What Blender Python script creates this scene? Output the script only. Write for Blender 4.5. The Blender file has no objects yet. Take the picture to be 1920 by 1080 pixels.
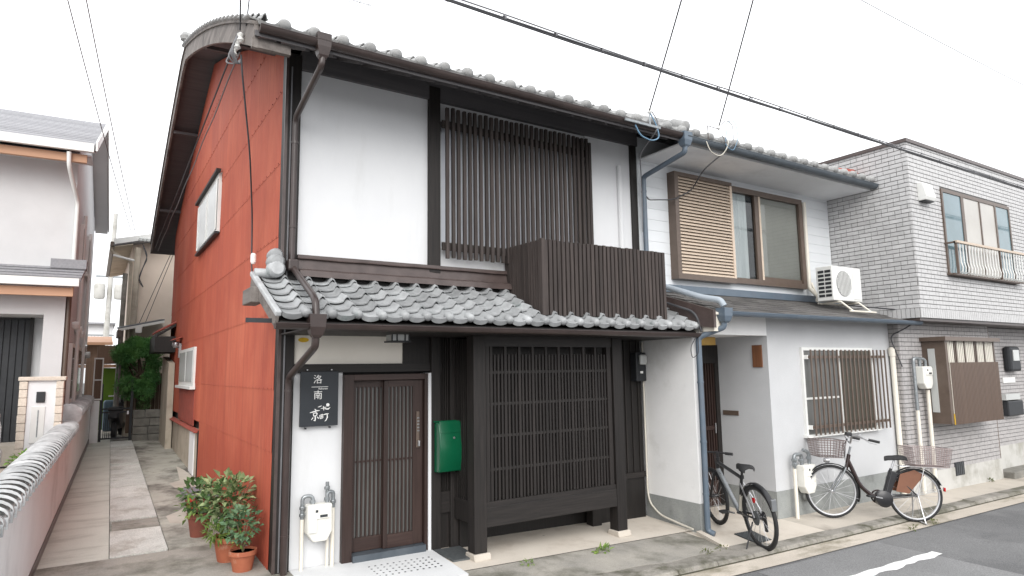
import bpy, math, random
from mathutils import Vector, Matrix
rnd = random.Random(11)
S = bpy.context.scene
COL = S.collection
R = math.radians
# ---------------------------------------------------------------- camera, sky, sun, exposure
cam = bpy.data.cameras.new('camera'); camo = bpy.data.objects.new('camera', cam); COL.objects.link(camo)
S.camera = camo
cam.sensor_width = 36.0; cam.lens = 1222.6/1920*36; cam.clip_start = .05; cam.clip_end = 2000
ya, pi_, ro = R(32.68), R(7.12), R(-.835)
fw = Vector((math.sin(ya)*math.cos(pi_), math.cos(ya)*math.cos(pi_), math.sin(pi_)))
rt = Vector((math.cos(ya), -math.sin(ya), 0)); up = rt.cross(fw)
r2 = math.cos(ro)*rt+math.sin(ro)*up; u2 = -math.sin(ro)*rt+math.cos(ro)*up
camo.matrix_world = Matrix(((r2.x, u2.x, -fw.x, 0), (r2.y, u2.y, -fw.y, 0), (r2.z, u2.z, -fw.z, 1.95), (0, 0, 0, 1)))
SUN_EL, SUN_AZ = 34, 206       # azimuth clockwise from +Y
W = bpy.data.worlds.new('World'); S.world = W; W.use_nodes = True
nt = W.node_tree; nt.nodes.clear()
sky = nt.nodes.new('ShaderNodeTexSky'); sky.sky_type = 'NISHITA'; sky.sun_disc = False
sky.sun_elevation = R(SUN_EL); sky.sun_rotation = R(SUN_AZ); sky.air_density = 1.5; sky.dust_density = 4
hs = nt.nodes.new('ShaderNodeHueSaturation'); hs.inputs['Saturation'].default_value = .12
mx = nt.nodes.new('ShaderNodeMix'); mx.data_type = 'RGBA'; mx.inputs[0].default_value = .8
mx.inputs[7].default_value = (9.4, 9.55, 9.8, 1)      # even bright overcast cloud
bg = nt.nodes.new('ShaderNodeBackground'); bg.inputs[1].default_value = .14
wo = nt.nodes.new('ShaderNodeOutputWorld')
nt.links.new(sky.outputs[0], hs.inputs['Color']); nt.links.new(hs.outputs[0], mx.inputs[6])
nt.links.new(mx.outputs[2], bg.inputs[0]); nt.links.new(bg.outputs[0], wo.inputs[0])
sl = bpy.data.lights.new('sun', 'SUN'); sl.energy = 1.2; sl.angle = R(40); sl.color = (1, .97, .92)
so = bpy.data.objects.new('sun', sl); COL.objects.link(so)
so.rotation_euler = (R(90-SUN_EL), 0, R(180-SUN_AZ))
S.view_settings.view_transform = 'Standard'; S.view_settings.look = 'None'
S.view_settings.exposure = .66; S.view_settings.gamma = 1
S.render.resolution_x = 1024; S.render.resolution_y = 576

# ---------------------------------------------------------------- materials
MATS = {}
def mat(name, c1, c2=None, rough=.75, scale=6, stretch=(1, 1, 1), var=0., bump=0., bscale=60, metal=0., spec=.35, speck=0., stain=None, stscale=1.2, stlo=.52, sthi=.68, ststretch=(1, 1, 1), streak=None):
    m = bpy.data.materials.new(name); m.use_nodes = True; n = m.node_tree.nodes; L = m.node_tree.links
    b = n['Principled BSDF']; b.inputs['Roughness'].default_value = rough; b.inputs['Metallic'].default_value = metal
    b.inputs['Specular IOR Level'].default_value = spec
    geo = n.new('ShaderNodeNewGeometry')
    def noise(sc, st=(1, 1, 1), det=4, ro_=.6):
        mp = n.new('ShaderNodeMapping'); mp.inputs['Scale'].default_value = [sc*q for q in st]
        L.new(geo.outputs['Position'], mp.inputs['Vector'])
        t = n.new('ShaderNodeTexNoise'); t.inputs['Scale'].default_value = 1; t.inputs['Detail'].default_value = det; t.inputs['Roughness'].default_value = ro_
        L.new(mp.outputs[0], t.inputs['Vector']); return t.outputs[0]
    def ramp(s, a, bb):
        r = n.new('ShaderNodeMapRange'); r.inputs[1].default_value = a; r.inputs[2].default_value = bb; L.new(s, r.inputs[0]); return r.outputs[0]
    def mix(f, a, bb):
        x = n.new('ShaderNodeMix'); x.data_type = 'RGBA'
        if isinstance(f, float): x.inputs[0].default_value = f
        else: L.new(f, x.inputs[0])
        for i, q in ((6, a), (7, bb)):
            if isinstance(q, tuple): x.inputs[i].default_value = q+(1,)
            else: L.new(q, x.inputs[i])
        return x.outputs[2]
    if c2 is None: c2 = tuple(q*.85 for q in c1)
    col = mix(ramp(noise(scale, stretch), .33, .67), c1, c2)
    if stain: col = mix(ramp(noise(stscale, ststretch, 7, .65), stlo, sthi), col, stain)
    if streak: col = mix(ramp(noise(1, streak[1], 3, .5), streak[2], streak[3]), col, streak[0])
    if speck:
        k = ramp(noise(75, det=3, ro_=.75), .3, .7)
        h = n.new('ShaderNodeMath'); h.operation = 'MULTIPLY_ADD'; L.new(k, h.inputs[0]); h.inputs[1].default_value = 2*speck; h.inputs[2].default_value = 1-speck
        x = n.new('ShaderNodeVectorMath'); x.operation = 'SCALE'; L.new(col, x.inputs[0]); L.new(h.outputs[0], x.inputs['Scale']); col = x.outputs[0]
    if var:
        oi = n.new('ShaderNodeObjectInfo')
        h = n.new('ShaderNodeMath'); h.operation = 'MULTIPLY_ADD'; L.new(oi.outputs['Random'], h.inputs[0]); h.inputs[1].default_value = 2*var; h.inputs[2].default_value = 1-var
        x = n.new('ShaderNodeVectorMath'); x.operation = 'SCALE'; L.new(col, x.inputs[0]); L.new(h.outputs[0], x.inputs['Scale']); col = x.outputs[0]
    L.new(col, b.inputs['Base Color'])
    if bump:
        bp = n.new('ShaderNodeBump'); bp.inputs['Strength'].default_value = bump; bp.inputs['Distance'].default_value = .01
        L.new(noise(bscale, stretch if max(stretch) > 1.5 or min(stretch) < .7 else (1, 1, 1), 5), bp.inputs['Height']); L.new(bp.outputs[0], b.inputs['Normal'])
    MATS[name] = m
    return m
ZG = (1, 1, .05); XG = (.05, 1, 1); YG = (1, .05, 1)
black_wood = mat('black_wood', (.012, .0105, .010), (.022, .0185, .017), .55, 40, ZG, .25, .15, 60)
black_wood_x = mat('black_wood_x', (.013, .0115, .011), (.024, .020, .0185), .55, 40, XG, .15, .15, 60)
bay_wood = mat('bay_wood', (.011, .0092, .0086), (.022, .018, .0165), .6, 40, ZG, .2, .2, 60)
bay_wood_x = mat('bay_wood_x', (.012, .0103, .0097), (.024, .020, .0185), .6, 40, XG, .1, .2, 60)
slat_wood = mat('slat_wood', (.032, .025, .023), (.058, .046, .042), .7, 40, ZG, .22, .2, 60, stain=(.024, .018, .016), stscale=9, stlo=.66, sthi=.72, ststretch=(1, 1, .35))
soffit_wood = mat('soffit_wood', (.085, .081, .085), (.11, .104, .107), .7, 20, XG, 0, .1)
barge_wood = mat('barge_wood', (.13, .115, .105), (.23, .205, .19), .8, 14, YG, 0, .3, stain=(.08, .07, .065), stscale=3)
plaster = mat('plaster', (.65, .655, .665), (.62, .625, .638), .8, 2.2, (1, 1, .6), 0, .15, 25, stain=(.57, .573, .575), stscale=2.2, stlo=.52, sthi=.8, ststretch=(1.6, 1, .35))
plaster_low = mat('plaster_low', (.82, .815, .81), (.78, .775, .77), .82, 3, (1, 1, 1), 0, .15, 30, stain=(.62, .61, .59), stscale=1.4, stlo=.58, sthi=.8)
cream = mat('cream_board', (.84, .79, .71), (.80, .75, .67), .7, 3)
red_metal = mat('red_metal', (.375, .085, .048), (.325, .070, .042), .65, 1.6, (1, 1., .5), .04, .10, 30, stain=(.47, .135, .075), stscale=.9, stlo=.46, sthi=.80, ststretch=(1, 1., .6), streak=((.25, .056, .038), (3, 95, .25), .48, .82))
red_rust = mat('red_rust', (.33, .075, .05), (.25, .055, .04), .7, 8)
brown_metal = mat('brown_metal', (.058, .042, .039), (.085, .063, .058), .35, 6, (1, 1, 1), .05, spec=.5)
gutter_brown = mat('gutter_brown', (.036, .025, .023), (.050, .035, .032), .32, 4, spec=.5)
blue_pipe = mat('blue_pipe', (.085, .115, .15), (.11, .14, .175), .4, 4, spec=.5, stain=(.10, .12, .15), stscale=3)
slate_gutter = mat('slate_gutter', (.055, .068, .082), (.085, .10, .115), .4, 4, spec=.5)
tile = mat('roof_tile_grey', (.36, .37, .375), (.27, .275, .28), .42, 9, (1, 1, 1), .26, .15, 90, spec=.5, stain=(.16, .195, .19), stscale=4, stlo=.6, sthi=.75)
tile_up = mat('roof_tile_upper', (.34, .34, .335), (.24, .24, .238), .6, 9, (1, 1, 1), .15, .15, 90, stain=(.16, .155, .14), stscale=6, stlo=.58, sthi=.72)
coping_tile = mat('coping_tile', (.52, .525, .53), (.36, .365, .37), .35, 10, (1, 1, 1), .15, spec=.55)
slate = mat('slate_roof', (.085, .08, .078), (.12, .115, .11), .7, 12, (1, 1, 1), .3, .3)
slate_lt = mat('shingle_grey', (.30, .30, .315), (.24, .24, .255), .7, 25, (1, 1, 1), .12, .2)
concrete = mat('concrete', (.52, .47, .41), (.44, .40, .345), .9, 1.6, (1, 1, 1), 0, .25, 90, speck=.07, stain=(.30, .265, .225), stscale=1.1, stlo=.5, sthi=.72)
apron_conc = mat('apron_concrete', (.60, .545, .475), (.53, .475, .41), .9, 1.3, (1, 1, 1), 0, .2, 90, speck=.06, stain=(.40, .34, .28), stscale=1.3, stlo=.52, sthi=.78)
old_conc = mat('old_concrete', (.37, .345, .305), (.28, .265, .24), .92, 2.2, (1, 1, 1), 0, .5, 70, speck=.16, stain=(.13, .125, .10), stscale=1.5, stlo=.46, sthi=.66)
kerb_conc = mat('kerb_concrete', (.30, .28, .25), (.20, .187, .165), .92, 2.6, (.4, 1, 1), .06, .5, 60, speck=.18, stain=(.11, .105, .08), stscale=3, stlo=.46, sthi=.62)
gutter_conc = mat('gutter_concrete', (.52, .465, .40), (.42, .375, .32), .92, 2, (.3, 1, 1), .05, .4, 70, speck=.14, stain=(.20, .18, .13), stscale=2.4, stlo=.48, sthi=.66, ststretch=(.5, 1, 1))
alley_conc = mat('alley_concrete', (.60, .60, .54), (.53, .53, .475), .92, 1.4, (1, 1, 1), 0, .3, 80, speck=.08, stain=(.26, .25, .215), stscale=1.3, stlo=.50, sthi=.84, ststretch=(.7, 2.6, 1))
alley_dark = mat('alley_dark_concrete', (.46, .45, .395), (.31, .30, .265), .92, 1.3, (1, 1, 1), 0, .4, 70, speck=.14, stain=(.12, .11, .095), stscale=1.4, stlo=.44, sthi=.60, ststretch=(1, .8, 1))
granite = mat('granite_slab', (.62, .62, .585), (.50, .50, .47), .85, 3, (1, 1, 1), .10, .4, 140, speck=.34, stain=(.30, .27, .23), stscale=1.6, stlo=.52, sthi=.72)
asphalt = mat('asphalt', (.185, .185, .186), (.148, .148, .150), .9, .8, (1, 1, 1), 0, .6, 120, speck=.42, stain=(.125, .125, .127), stscale=.5, stlo=.5, sthi=.6)
asphalt_new = mat('asphalt_patch', (.215, .215, .216), (.185, .185, .186), .9, 1.5, (1, 1, 1), 0, .5, 120, speck=.36)
road_paint = mat('road_paint', (.80, .80, .79), (.66, .66, .65), .7, 12, speck=.08, stain=(.45, .45, .44), stscale=14, stlo=.62, sthi=.72)
plinth = mat('plinth_cement', (.30, .31, .30), (.23, .24, .235), .9, 3, (1, 1, 1), 0, .4, 70, speck=.12, stain=(.15, .155, .15), stscale=2, stlo=.52, sthi=.7)
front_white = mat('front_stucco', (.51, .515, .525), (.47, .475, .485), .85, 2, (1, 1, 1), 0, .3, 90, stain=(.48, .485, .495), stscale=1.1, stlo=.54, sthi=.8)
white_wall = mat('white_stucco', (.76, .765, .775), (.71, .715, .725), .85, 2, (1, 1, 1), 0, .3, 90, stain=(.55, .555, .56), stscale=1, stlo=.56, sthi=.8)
siding = mat('white_siding', (.69, .71, .73), (.64, .66, .68), .6, 2.5, (.5, 1, 1), 0, .05)
grey_stucco = mat('left_stucco', (.58, .58, .585), (.54, .54, .545), .85, 2, bump=.2, bscale=80)
tan_wood = mat('tan_fascia', (.48, .28, .18), (.42, .24, .15), .6, 10, XG)
white_metal = mat('white_metal', (.72, .72, .70), (.66, .66, .64), .4, 5)
ivory = mat('ivory_plastic', (.74, .70, .62), (.69, .65, .57), .45, 4)
meter_white = mat('meter_paint', (.76, .75, .70), (.71, .70, .655), .45, 6, stain=(.55, .51, .43), stscale=9, stlo=.62, sthi=.75)
zinc = mat('zinc_fitting', (.33, .35, .36), (.22, .235, .245), .35, 30, metal=.6, var=.1)
green_paint = mat('green_enamel', (.004, .085, .038), (.003, .075, .033), .2, 4, spec=.4)
sign_black = mat('sign_black', (.022, .026, .031), (.026, .030, .036), .45, 4)
letter_white = mat('letter_white', (.82, .82, .80), (.78, .78, .76), .6, 20)
door_wood = mat('door_brown', (.026, .0145, .012), (.042, .025, .021), .45, 40, ZG, .1, .1)
door_wood_x = mat('door_brown_x', (.030, .0165, .014), (.050, .030, .025), .45, 40, XG, .1, .1)
bronze = mat('bronze_alu', (.10, .072, .056), (.12, .088, .07), .4, 8, spec=.45)
shutter_tan = mat('shutter_tan', (.56, .46, .37), (.51, .42, .335), .5, 10, (1, 1, 1), .08)
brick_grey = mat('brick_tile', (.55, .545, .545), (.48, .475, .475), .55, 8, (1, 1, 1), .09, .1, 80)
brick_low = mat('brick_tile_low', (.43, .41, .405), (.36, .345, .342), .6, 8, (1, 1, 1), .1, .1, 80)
mortar = mat('mortar', (.20, .196, .192), (.165, .162, .158), .95, 10)
pale_base = mat('pale_footing', (.50, .49, .465), (.44, .43, .405), .9, 2, bump=.2, stain=(.33, .32, .285), stscale=2)
stone_pink = mat('pink_stone', (.72, .64, .55), (.60, .53, .45), .85, 40, (1, 1, 1), .1, .6, 60)
terracotta = mat('terracotta', (.44, .145, .075), (.36, .11, .06), .8, 9, (1, 1, 1), .1, stain=(.48, .25, .17), stscale=7, stlo=.56, sthi=.7)
dark_pot = mat('dark_pot', (.26, .085, .06), (.20, .07, .05), .8, 9)
soil = mat('soil', (.10, .075, .055), (.05, .04, .03), .95, 50)
planter_grey = mat('planter_grey', (.20, .20, .22), (.16, .16, .18), .6, 8)
leaf_a = mat('leaf_green', (.10, .17, .055), (.055, .115, .040), .5, 14, var=0)
leaf_b = mat('leaf_bluegreen', (.075, .16, .085), (.13, .20, .10), .5, 16)
leaf_c = mat('leaf_yellowgreen', (.20, .28, .055), (.10, .18, .04), .5, 16)
leaf_v = mat('leaf_variegated', (.14, .22, .085), (.34, .38, .20), .5, 22)
leaf_conifer = mat('leaf_conifer', (.06, .19, .055), (.16, .34, .10), .6, 5)
leaf_hedge = mat('leaf_hedge', (.17, .28, .05), (.10, .20, .035), .5, 12)
moss = mat('moss', (.12, .14, .035), (.07, .085, .03), .9, 20)
bark = mat('bark', (.10, .07, .05), (.06, .043, .03), .9, 30, ZG, 0, .5)
twig = mat('twig', (.26, .19, .12), (.18, .13, .08), .8, 20)
petal = mat('petal_red', (.62, .02, .04), (.5, .015, .03), .5, 20)
rubber = mat('rubber', (.018, .018, .019), (.026, .026, .027), .7, 30)
alu = mat('aluminium', (.55, .55, .56), (.47, .47, .48), .3, 20, metal=.8)
bike_black = mat('bike_black', (.016, .016, .018), (.020, .020, .022), .28, 5, spec=.5)
bike_brown = mat('bike_brown', (.018, .009, .008), (.026, .012, .011), .22, 5, spec=.6)
bike_grey = mat('bike_grey', (.20, .21, .22), (.25, .26, .27), .35, 5, metal=.5)
skirt = mat('skirt_guard', (.19, .085, .05), (.16, .07, .042), .5, 8)
basket_pink = mat('basket_pink', (.33, .27, .262), (.28, .225, .218), .6, 20)
basket_brown = mat('basket_wire', (.13, .09, .085), (.17, .13, .12), .5, 20)
reflector = mat('reflector_red', (.5, .01, .015), (.4, .01, .012), .2, 5)
cable_black = mat('cable_black', (.05, .05, .055), (.07, .07, .075), .6, 5)
cable_grey = mat('cable_grey', (.16, .16, .17), (.2, .2, .21), .6, 5)
cable_blue = mat('cable_blue', (.11, .21, .31), (.14, .24, .34), .5, 5)
cable_white = mat('cable_white', (.60, .57, .50), (.55, .52, .45), .5, 5)
beige_wall = mat('beige_wall', (.72, .61, .52), (.66, .555, .465), .9, 2, bump=.15, stain=(.5, .41, .33), stscale=.8, stlo=.55, sthi=.8)
beige_low = mat('beige_low', (.50, .44, .36), (.42, .37, .30), .9, 2.4, bump=.3, stain=(.30, .26, .21), stscale=1.5, stlo=.5, sthi=.7)
house_stone = mat('garden_stone', (.21, .20, .18), (.13, .125, .11), .9, 7, (1, 1, 1), .2, .6, 40)
brown_plank = mat('brown_plank', (.16, .105, .075), (.11, .07, .05), .8, 20, ZG, .2, .2)
green_panel = mat('green_panel', (.10, .19, .012), (.08, .16, .010), .6, 4)
tarp_blue = mat('tarp_blue', (.10, .15, .19), (.07, .11, .15), .6, 12)
dark_iron = mat('dark_iron', (.022, .024, .027), (.03, .032, .036), .5, 12)
steel_grate = mat('steel_grate', (.10, .11, .115), (.14, .15, .155), .5, 30, metal=.4)
car_paint = mat('car_silver', (.62, .63, .65), (.6, .61, .63), .25, 3, metal=.3, spec=.6)
yellow = mat('yellow_sticker', (.75, .48, .02), (.62, .38, .02), .5, 25)
amber = mat('amber_lamp', (.62, .40, .12), (.55, .34, .10), .4, 8)
name_wood = mat('name_wood', (.20, .085, .04), (.13, .055, .028), .6, 30, ZG)
curtain = mat('curtain_white', (.72, .73, .73), (.50, .52, .53), .9, 9, (1, 1, .05))
frost = mat('frosted_glass', (.50, .51, .50), (.45, .46, .45), .22, 2, spec=.6)
frost_tan = mat('frosted_tan', (.44, .42, .385), (.40, .38, .35), .25, 2, spec=.6)
frost_grey = mat('ribbed_glass', (.145, .145, .14), (.11, .11, .105), .2, 2, spec=.6)
blue_glass = mat('reflecting_glass', (.13, .20, .23), (.10, .16, .18), .06, 2, spec=.9)
dark_glass = mat('dark_glass', (.03, .035, .04), (.05, .055, .06), .08, 3, spec=.8)
stripe_awn = mat('screen_brown', (.11, .072, .052), (.075, .048, .035), .35, 26, (6, 1, .02), spec=.5)
def glassmat():
    m = bpy.data.materials.new('clear_glass'); m.use_nodes = True; n = m.node_tree.nodes; L = m.node_tree.links
    n.remove(n['Principled BSDF']); t = n.new('ShaderNodeBsdfTransparent'); g = n.new('ShaderNodeBsdfGlossy'); g.inputs['Roughness'].default_value = .03
    f = n.new('ShaderNodeFresnel'); f.inputs[0].default_value = 1.6; x = n.new('ShaderNodeMixShader')
    t.inputs[0].default_value = (.86, .9, .9, 1)
    L.new(f.outputs[0], x.inputs[0]); L.new(t.outputs[0], x.inputs[1]); L.new(g.outputs[0], x.inputs[2]); L.new(x.outputs[0], n['Material Output'].inputs[0])
    return m
clear_glass = glassmat()

# ---------------------------------------------------------------- mesh helpers
OFF = {}
class MB:
    def __init__(s): s.v = []; s.f = []
    def _a(s, vs, fs):
        k = len(s.v); s.v += [tuple(q) for q in vs]; s.f += [tuple(i+k for i in f) for f in fs]; return s
    def box(s, x0, x1, y0, y1, z0, z1):
        return s._a([(x0, y0, z0), (x1, y0, z0), (x1, y1, z0), (x0, y1, z0), (x0, y0, z1), (x1, y0, z1), (x1, y1, z1), (x0, y1, z1)],
                    [(0, 3, 2, 1), (4, 5, 6, 7), (0, 1, 5, 4), (1, 2, 6, 5), (2, 3, 7, 6), (3, 0, 4, 7)])
    def poly(s, pts): return s._a(pts, [tuple(range(len(pts)))])
    def prism(s, pts, axis, a0, a1):
        n = len(pts)
        def P(p, a): return {'x': (a, p[0], p[1]), 'y': (p[0], a, p[1]), 'z': (p[0], p[1], a)}[axis]
        ar = sum(pts[i][0]*pts[(i+1) % n][1]-pts[(i+1) % n][0]*pts[i][1] for i in range(n))
        if axis == 'y': ar = -ar
        if ar < 0: pts = pts[::-1]
        vs = [P(p, a0) for p in pts]+[P(p, a1) for p in pts]
        return s._a(vs, [tuple(range(n))[::-1], tuple(range(n, 2*n))]+[(i, (i+1) % n, n+(i+1) % n, n+i) for i in range(n)])
    def beam(s, p0, p1, w, h, upv=(0, 0, 1)):
        p0 = Vector(p0); p1 = Vector(p1); d = (p1-p0).normalized(); u = Vector(upv); sd = d.cross(u)
        if sd.length < 1e-4: sd = d.cross(Vector((0, 1, 0)))
        sd.normalize(); u = sd.cross(d); vs = []
        for p in (p0, p1):
            for a, b in ((-1, -1), (1, -1), (1, 1), (-1, 1)): vs.append(p+sd*(a*w/2)+u*(b*h/2))
        return s._a(vs, [(0, 1, 2, 3), (7, 6, 5, 4), (0, 4, 5, 1), (1, 5, 6, 2), (2, 6, 7, 3), (3, 7, 4, 0)])
    def tube(s, pts, r, n=8, cap=True):
        pts = [Vector(p) for p in pts]; m = len(pts); rs = r if isinstance(r, (list, tuple)) else [r]*m
        t0 = (pts[1]-pts[0]).normalized(); nrm = t0.orthogonal().normalized(); vs = []; fs = []
        for i, p in enumerate(pts):
            t = ((pts[min(i+1, m-1)]-p).normalized()+(p-pts[max(i-1, 0)]).normalized())
            t = t.normalized() if t.length > 1e-6 else t0
            nrm = (nrm-t*nrm.dot(t)).normalized(); bn = t.cross(nrm)
            k = 1.
            if 0 < i < m-1:
                c = (pts[i+1]-p).normalized().dot(t); k = 1/max(c, .6)
            for j in range(n):
                a = 2*math.pi*j/n; vs.append(p+(nrm*math.cos(a)+bn*math.sin(a))*rs[i]*(k if k < 1.3 else 1.15))
        for i in range(m-1):
            for j in range(n): fs.append((i*n+j, i*n+(j+1) % n, (i+1)*n+(j+1) % n, (i+1)*n+j))
        if cap: fs += [tuple(range(n))[::-1], tuple(range((m-1)*n, m*n))]
        return s._a(vs, fs)
    def lathe(s, prof, c=(0, 0, 0), n=20, axis='z', closed=False):
        vs = []; fs = []; m = len(prof)
        for (r, h) in prof:
            for j in range(n):
                a = 2*math.pi*j/n; x, y = r*math.cos(a), r*math.sin(a)
                q = {'z': (x, y, h), 'y': (x, h, -y) , 'x': (h, x, y)}[axis]
                vs.append((q[0]+c[0], q[1]+c[1], q[2]+c[2]))
        for i in range(m if closed else m-1):
            i2 = (i+1) % m
            for j in range(n): fs.append((i*n+j, i*n+(j+1) % n, i2*n+(j+1) % n, i2*n+j))
        if not closed:
            if prof[0][0] > 1e-5: fs.append(tuple(range(n))[::-1])
            if prof[-1][0] > 1e-5: fs.append(tuple(range((m-1)*n, m*n)))
        return s._a(vs, fs)
    def grid(s, rows):
        m = len(rows[0]); vs = [p for r_ in rows for p in r_]
        return s._a(vs, [(i*m+j, i*m+j+1, (i+1)*m+j+1, (i+1)*m+j) for i in range(len(rows)-1) for j in range(m-1)])
    def slab(s, rows, d):
        m = len(rows[0]); n = len(rows); d = Vector(d)
        s.grid(rows); lo = [[Vector(p)+d for p in r_][::-1] for r_ in rows]; s.grid(lo)
        edge = [rows[0][j] for j in range(m)]+[rows[i][m-1] for i in range(1, n)]+[rows[n-1][j] for j in range(m-2, -1, -1)]+[rows[i][0] for i in range(n-2, 0, -1)]
        k = len(edge)
        return s._a([Vector(p) for p in edge]+[Vector(p)+d for p in edge], [(i, k+i, k+(i+1) % k, (i+1) % k) for i in range(k)])
    def mesh(s, name, m, off=(0, 0, 0), smooth=None):
        me = bpy.data.meshes.new(name)
        me.from_pydata([(v[0]-off[0], v[1]-off[1], v[2]-off[2]) for v in s.v], [], s.f); me.materials.append(m)
        if smooth is not None:
            for p in me.polygons: p.use_smooth = True
            me.set_sharp_from_angle(angle=R(smooth))
        me.update(); return me
    def build(s, name, m, parent=None, smooth=None, bevel=0., label=None, kind=None, local=False):
        off = (0, 0, 0)
        if parent is not None and not local: off = OFF[parent.name]
        o = bpy.data.objects.new(name, s.mesh(name, m, off, smooth)); COL.objects.link(o)
        if parent is not None: o.parent = parent; OFF[o.name] = OFF[parent.name]
        else: OFF[o.name] = (0, 0, 0)
        if bevel:
            b = o.modifiers.new('bevel', 'BEVEL'); b.width = bevel; b.segments = 2; b.limit_method = 'ANGLE'; b.angle_limit = R(40)
        if label: o['label'] = label
        if kind: o['kind'] = kind
        return o
def thing(name, label, cat, loc, rz=0, group=None, scale=1.):
    o = bpy.data.objects.new(name, None); COL.objects.link(o); o.location = loc; o.rotation_euler = (0, 0, rz); o.scale = (scale,)*3
    o.empty_display_size = .2; o['label'] = label; o['category'] = cat
    if group: o['group'] = group
    OFF[o.name] = tuple(loc); return o
def tag(o, label, cat, group=None):
    o['label'] = label; o['category'] = cat
    if group: o['group'] = group
    return o
def struct(mb, name, m, smooth=None):
    o = mb.build(name, m, None, smooth); o['kind'] = 'structure'; return o
def inst(me, name, parent, loc, rot=(0, 0, 0), local=False, scale=None):
    o = bpy.data.objects.new(name, me); COL.objects.link(o); o.parent = parent
    of = (0, 0, 0) if local else OFF[parent.name]
    o.location = (loc[0]-of[0], loc[1]-of[1], loc[2]-of[2]); o.rotation_euler = rot
    if scale: o.scale = scale
    OFF[o.name] = OFF[parent.name]; return o
def bx(name, m, parent, *c, bevel=0., **k): return MB().box(*c).build(name, m, parent, bevel=bevel, **k)
def lerp(a, b, t): return a+(b-a)*t
def interp(x, xs, ys):
    if x <= xs[0]: return ys[0]
    for i in range(len(xs)-1):
        if x <= xs[i+1]: return lerp(ys[i], ys[i+1], (x-xs[i])/(xs[i+1]-xs[i]))
    return ys[-1]
def arc(pts, n=6, r=.08):
    """round the corners of a polyline"""
    pts = [Vector(p) for p in pts]; out = [pts[0]]
    for i in range(1, len(pts)-1):
        a, b, c = pts[i-1], pts[i], pts[i+1]; d0 = (a-b); d1 = (c-b); q = min(r, d0.length*.45, d1.length*.45)
        p0 = b+d0.normalized()*q; p1 = b+d1.normalized()*q
        for k in range(n+1):
            t = k/n; out.append(p0*(1-t)**2+b*2*t*(1-t)+p1*t*t)
    out.append(pts[-1]); return out

# ---------------------------------------------------------------- terrain
def base(x): return interp(x, [-40, 1.6, 6.6, 14.7, 80], [.2, 0, -.105, -.2, -.6])
def G(x, y): return base(x)+.045*(max(y, 4.9)-6.88)-.012*max(0, 4.9-y)
def GA(x, y): return .035*(y-6.9) if y > 6.9 else .035*(y-6.9)
def strip(x0, x1, y0, y1, dz, nx=40, ny=4, fy0=None, fy1=None, f=G):
    rows = []
    for j in range(ny+1):
        row = []
        for i in range(nx+1):
            x = lerp(x0, x1, i/nx); a = fy0(x) if fy0 else y0; b = fy1(x) if fy1 else y1
            y = lerp(a, b, j/ny); row.append((x, y, f(x, y)+dz))
        rows.append(row)
    return rows
struct(MB().grid([[(-300, -300, -.9), (300, -300, -.9)], [(-300, 300, -.9), (300, 300, -.9)]]), 'ground', asphalt)
struct(MB().grid(strip(-40, 80, -12, 4.72, -.02, 60, 6)), 'road', asphalt)
struct(MB().grid(strip(-40, 80, 4.70, 4.97, -.008, 80, 2)), 'road_gutter', gutter_conc)
kerb = struct(MB().grid(strip(-40, 80, 4.96, 5.30, -.012, 80, 2)), 'pavement_edge', gutter_conc)
OFF[kerb.name] = (0, 0, 0)
# single kerb stones beside the gutter
for i in range(26):
    x0 = 2.2+i*.6; x1 = x0+.594; dz = rnd.uniform(-.006, .006)
    if 5.0 < x0 < 16.5 or True:
        mb = MB(); z0, z1 = G(x0, 5.1), G(x1, 5.1)
        prof = [(4.985, -.03), (5.01, .03+dz), (5.20, .036+dz), (5.20, -.06)]
        vs = [(x0, y, z0+h) for y, h in prof]+[(x1, y, z1+h) for y, h in prof]
        mb._a(vs, [(0, 1, 2, 3), (7, 6, 5, 4), (0, 4, 5, 1), (1, 5, 6, 2), (2, 6, 7, 3)])
        mb.build('kerb_stone', kerb_conc, kerb, bevel=.012)
struct(MB().grid(strip(2.2, 18, 5.195, 5.215, .003, 60, 1)), 'kerb_joint', mat('joint_dirt', (.05, .048, .035), (.09, .085, .05), .95, 14))
struct(MB().grid(strip(2.2, 18, 4.968, 4.992, -.003, 60, 1)), 'gutter_joint', MATS['joint_dirt'])
struct(MB().grid(strip(3.26, 6.62, 6.08, 7.2, .012, 12, 6)), 'entrance_apron', apron_conc)
struct(MB().slab(strip(-.45, 6.45, 5.2, 6.09, .004, 40, 8, fy0=lambda x: 5.36+.035*math.sin(x*3.1)+.02*math.sin(x*9)), (0, 0, -.08)), 'forecourt_slab', old_conc)
struct(MB().grid(strip(-.6, 7.0, 5.18, 5.42, .0, 30, 2)), 'forecourt_ledge', kerb_conc)
struct(MB().grid(strip(6.42, 8.2, 5.19, 6.95, -.004, 12, 10)), 'porch_floor', apron_conc)
struct(MB().grid(strip(8.18, 24, 5.19, 6.3, -.006, 30, 4)), 'pavement', concrete)
struct(MB().grid(strip(-40, -.4, 4.95, 7.0, .0, 20, 4)), 'pavement_beyond_wall', concrete)
# white lip beside the wing wall
tag(MB().slab([[(6.36, 5.42, G(6.36, 5.42)+.03), (6.46, 5.40, G(6.46, 5.4)+.03)], [(6.50, 5.93, G(6.5, 5.93)+.05), (6.58, 5.93, G(6.58, 5.93)+.05)]], (0, 0, -.06)).build('cement_lip', apron_conc), 'short white cement lip on the ground at the foot of the blue downpipe', 'kerb')
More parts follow.
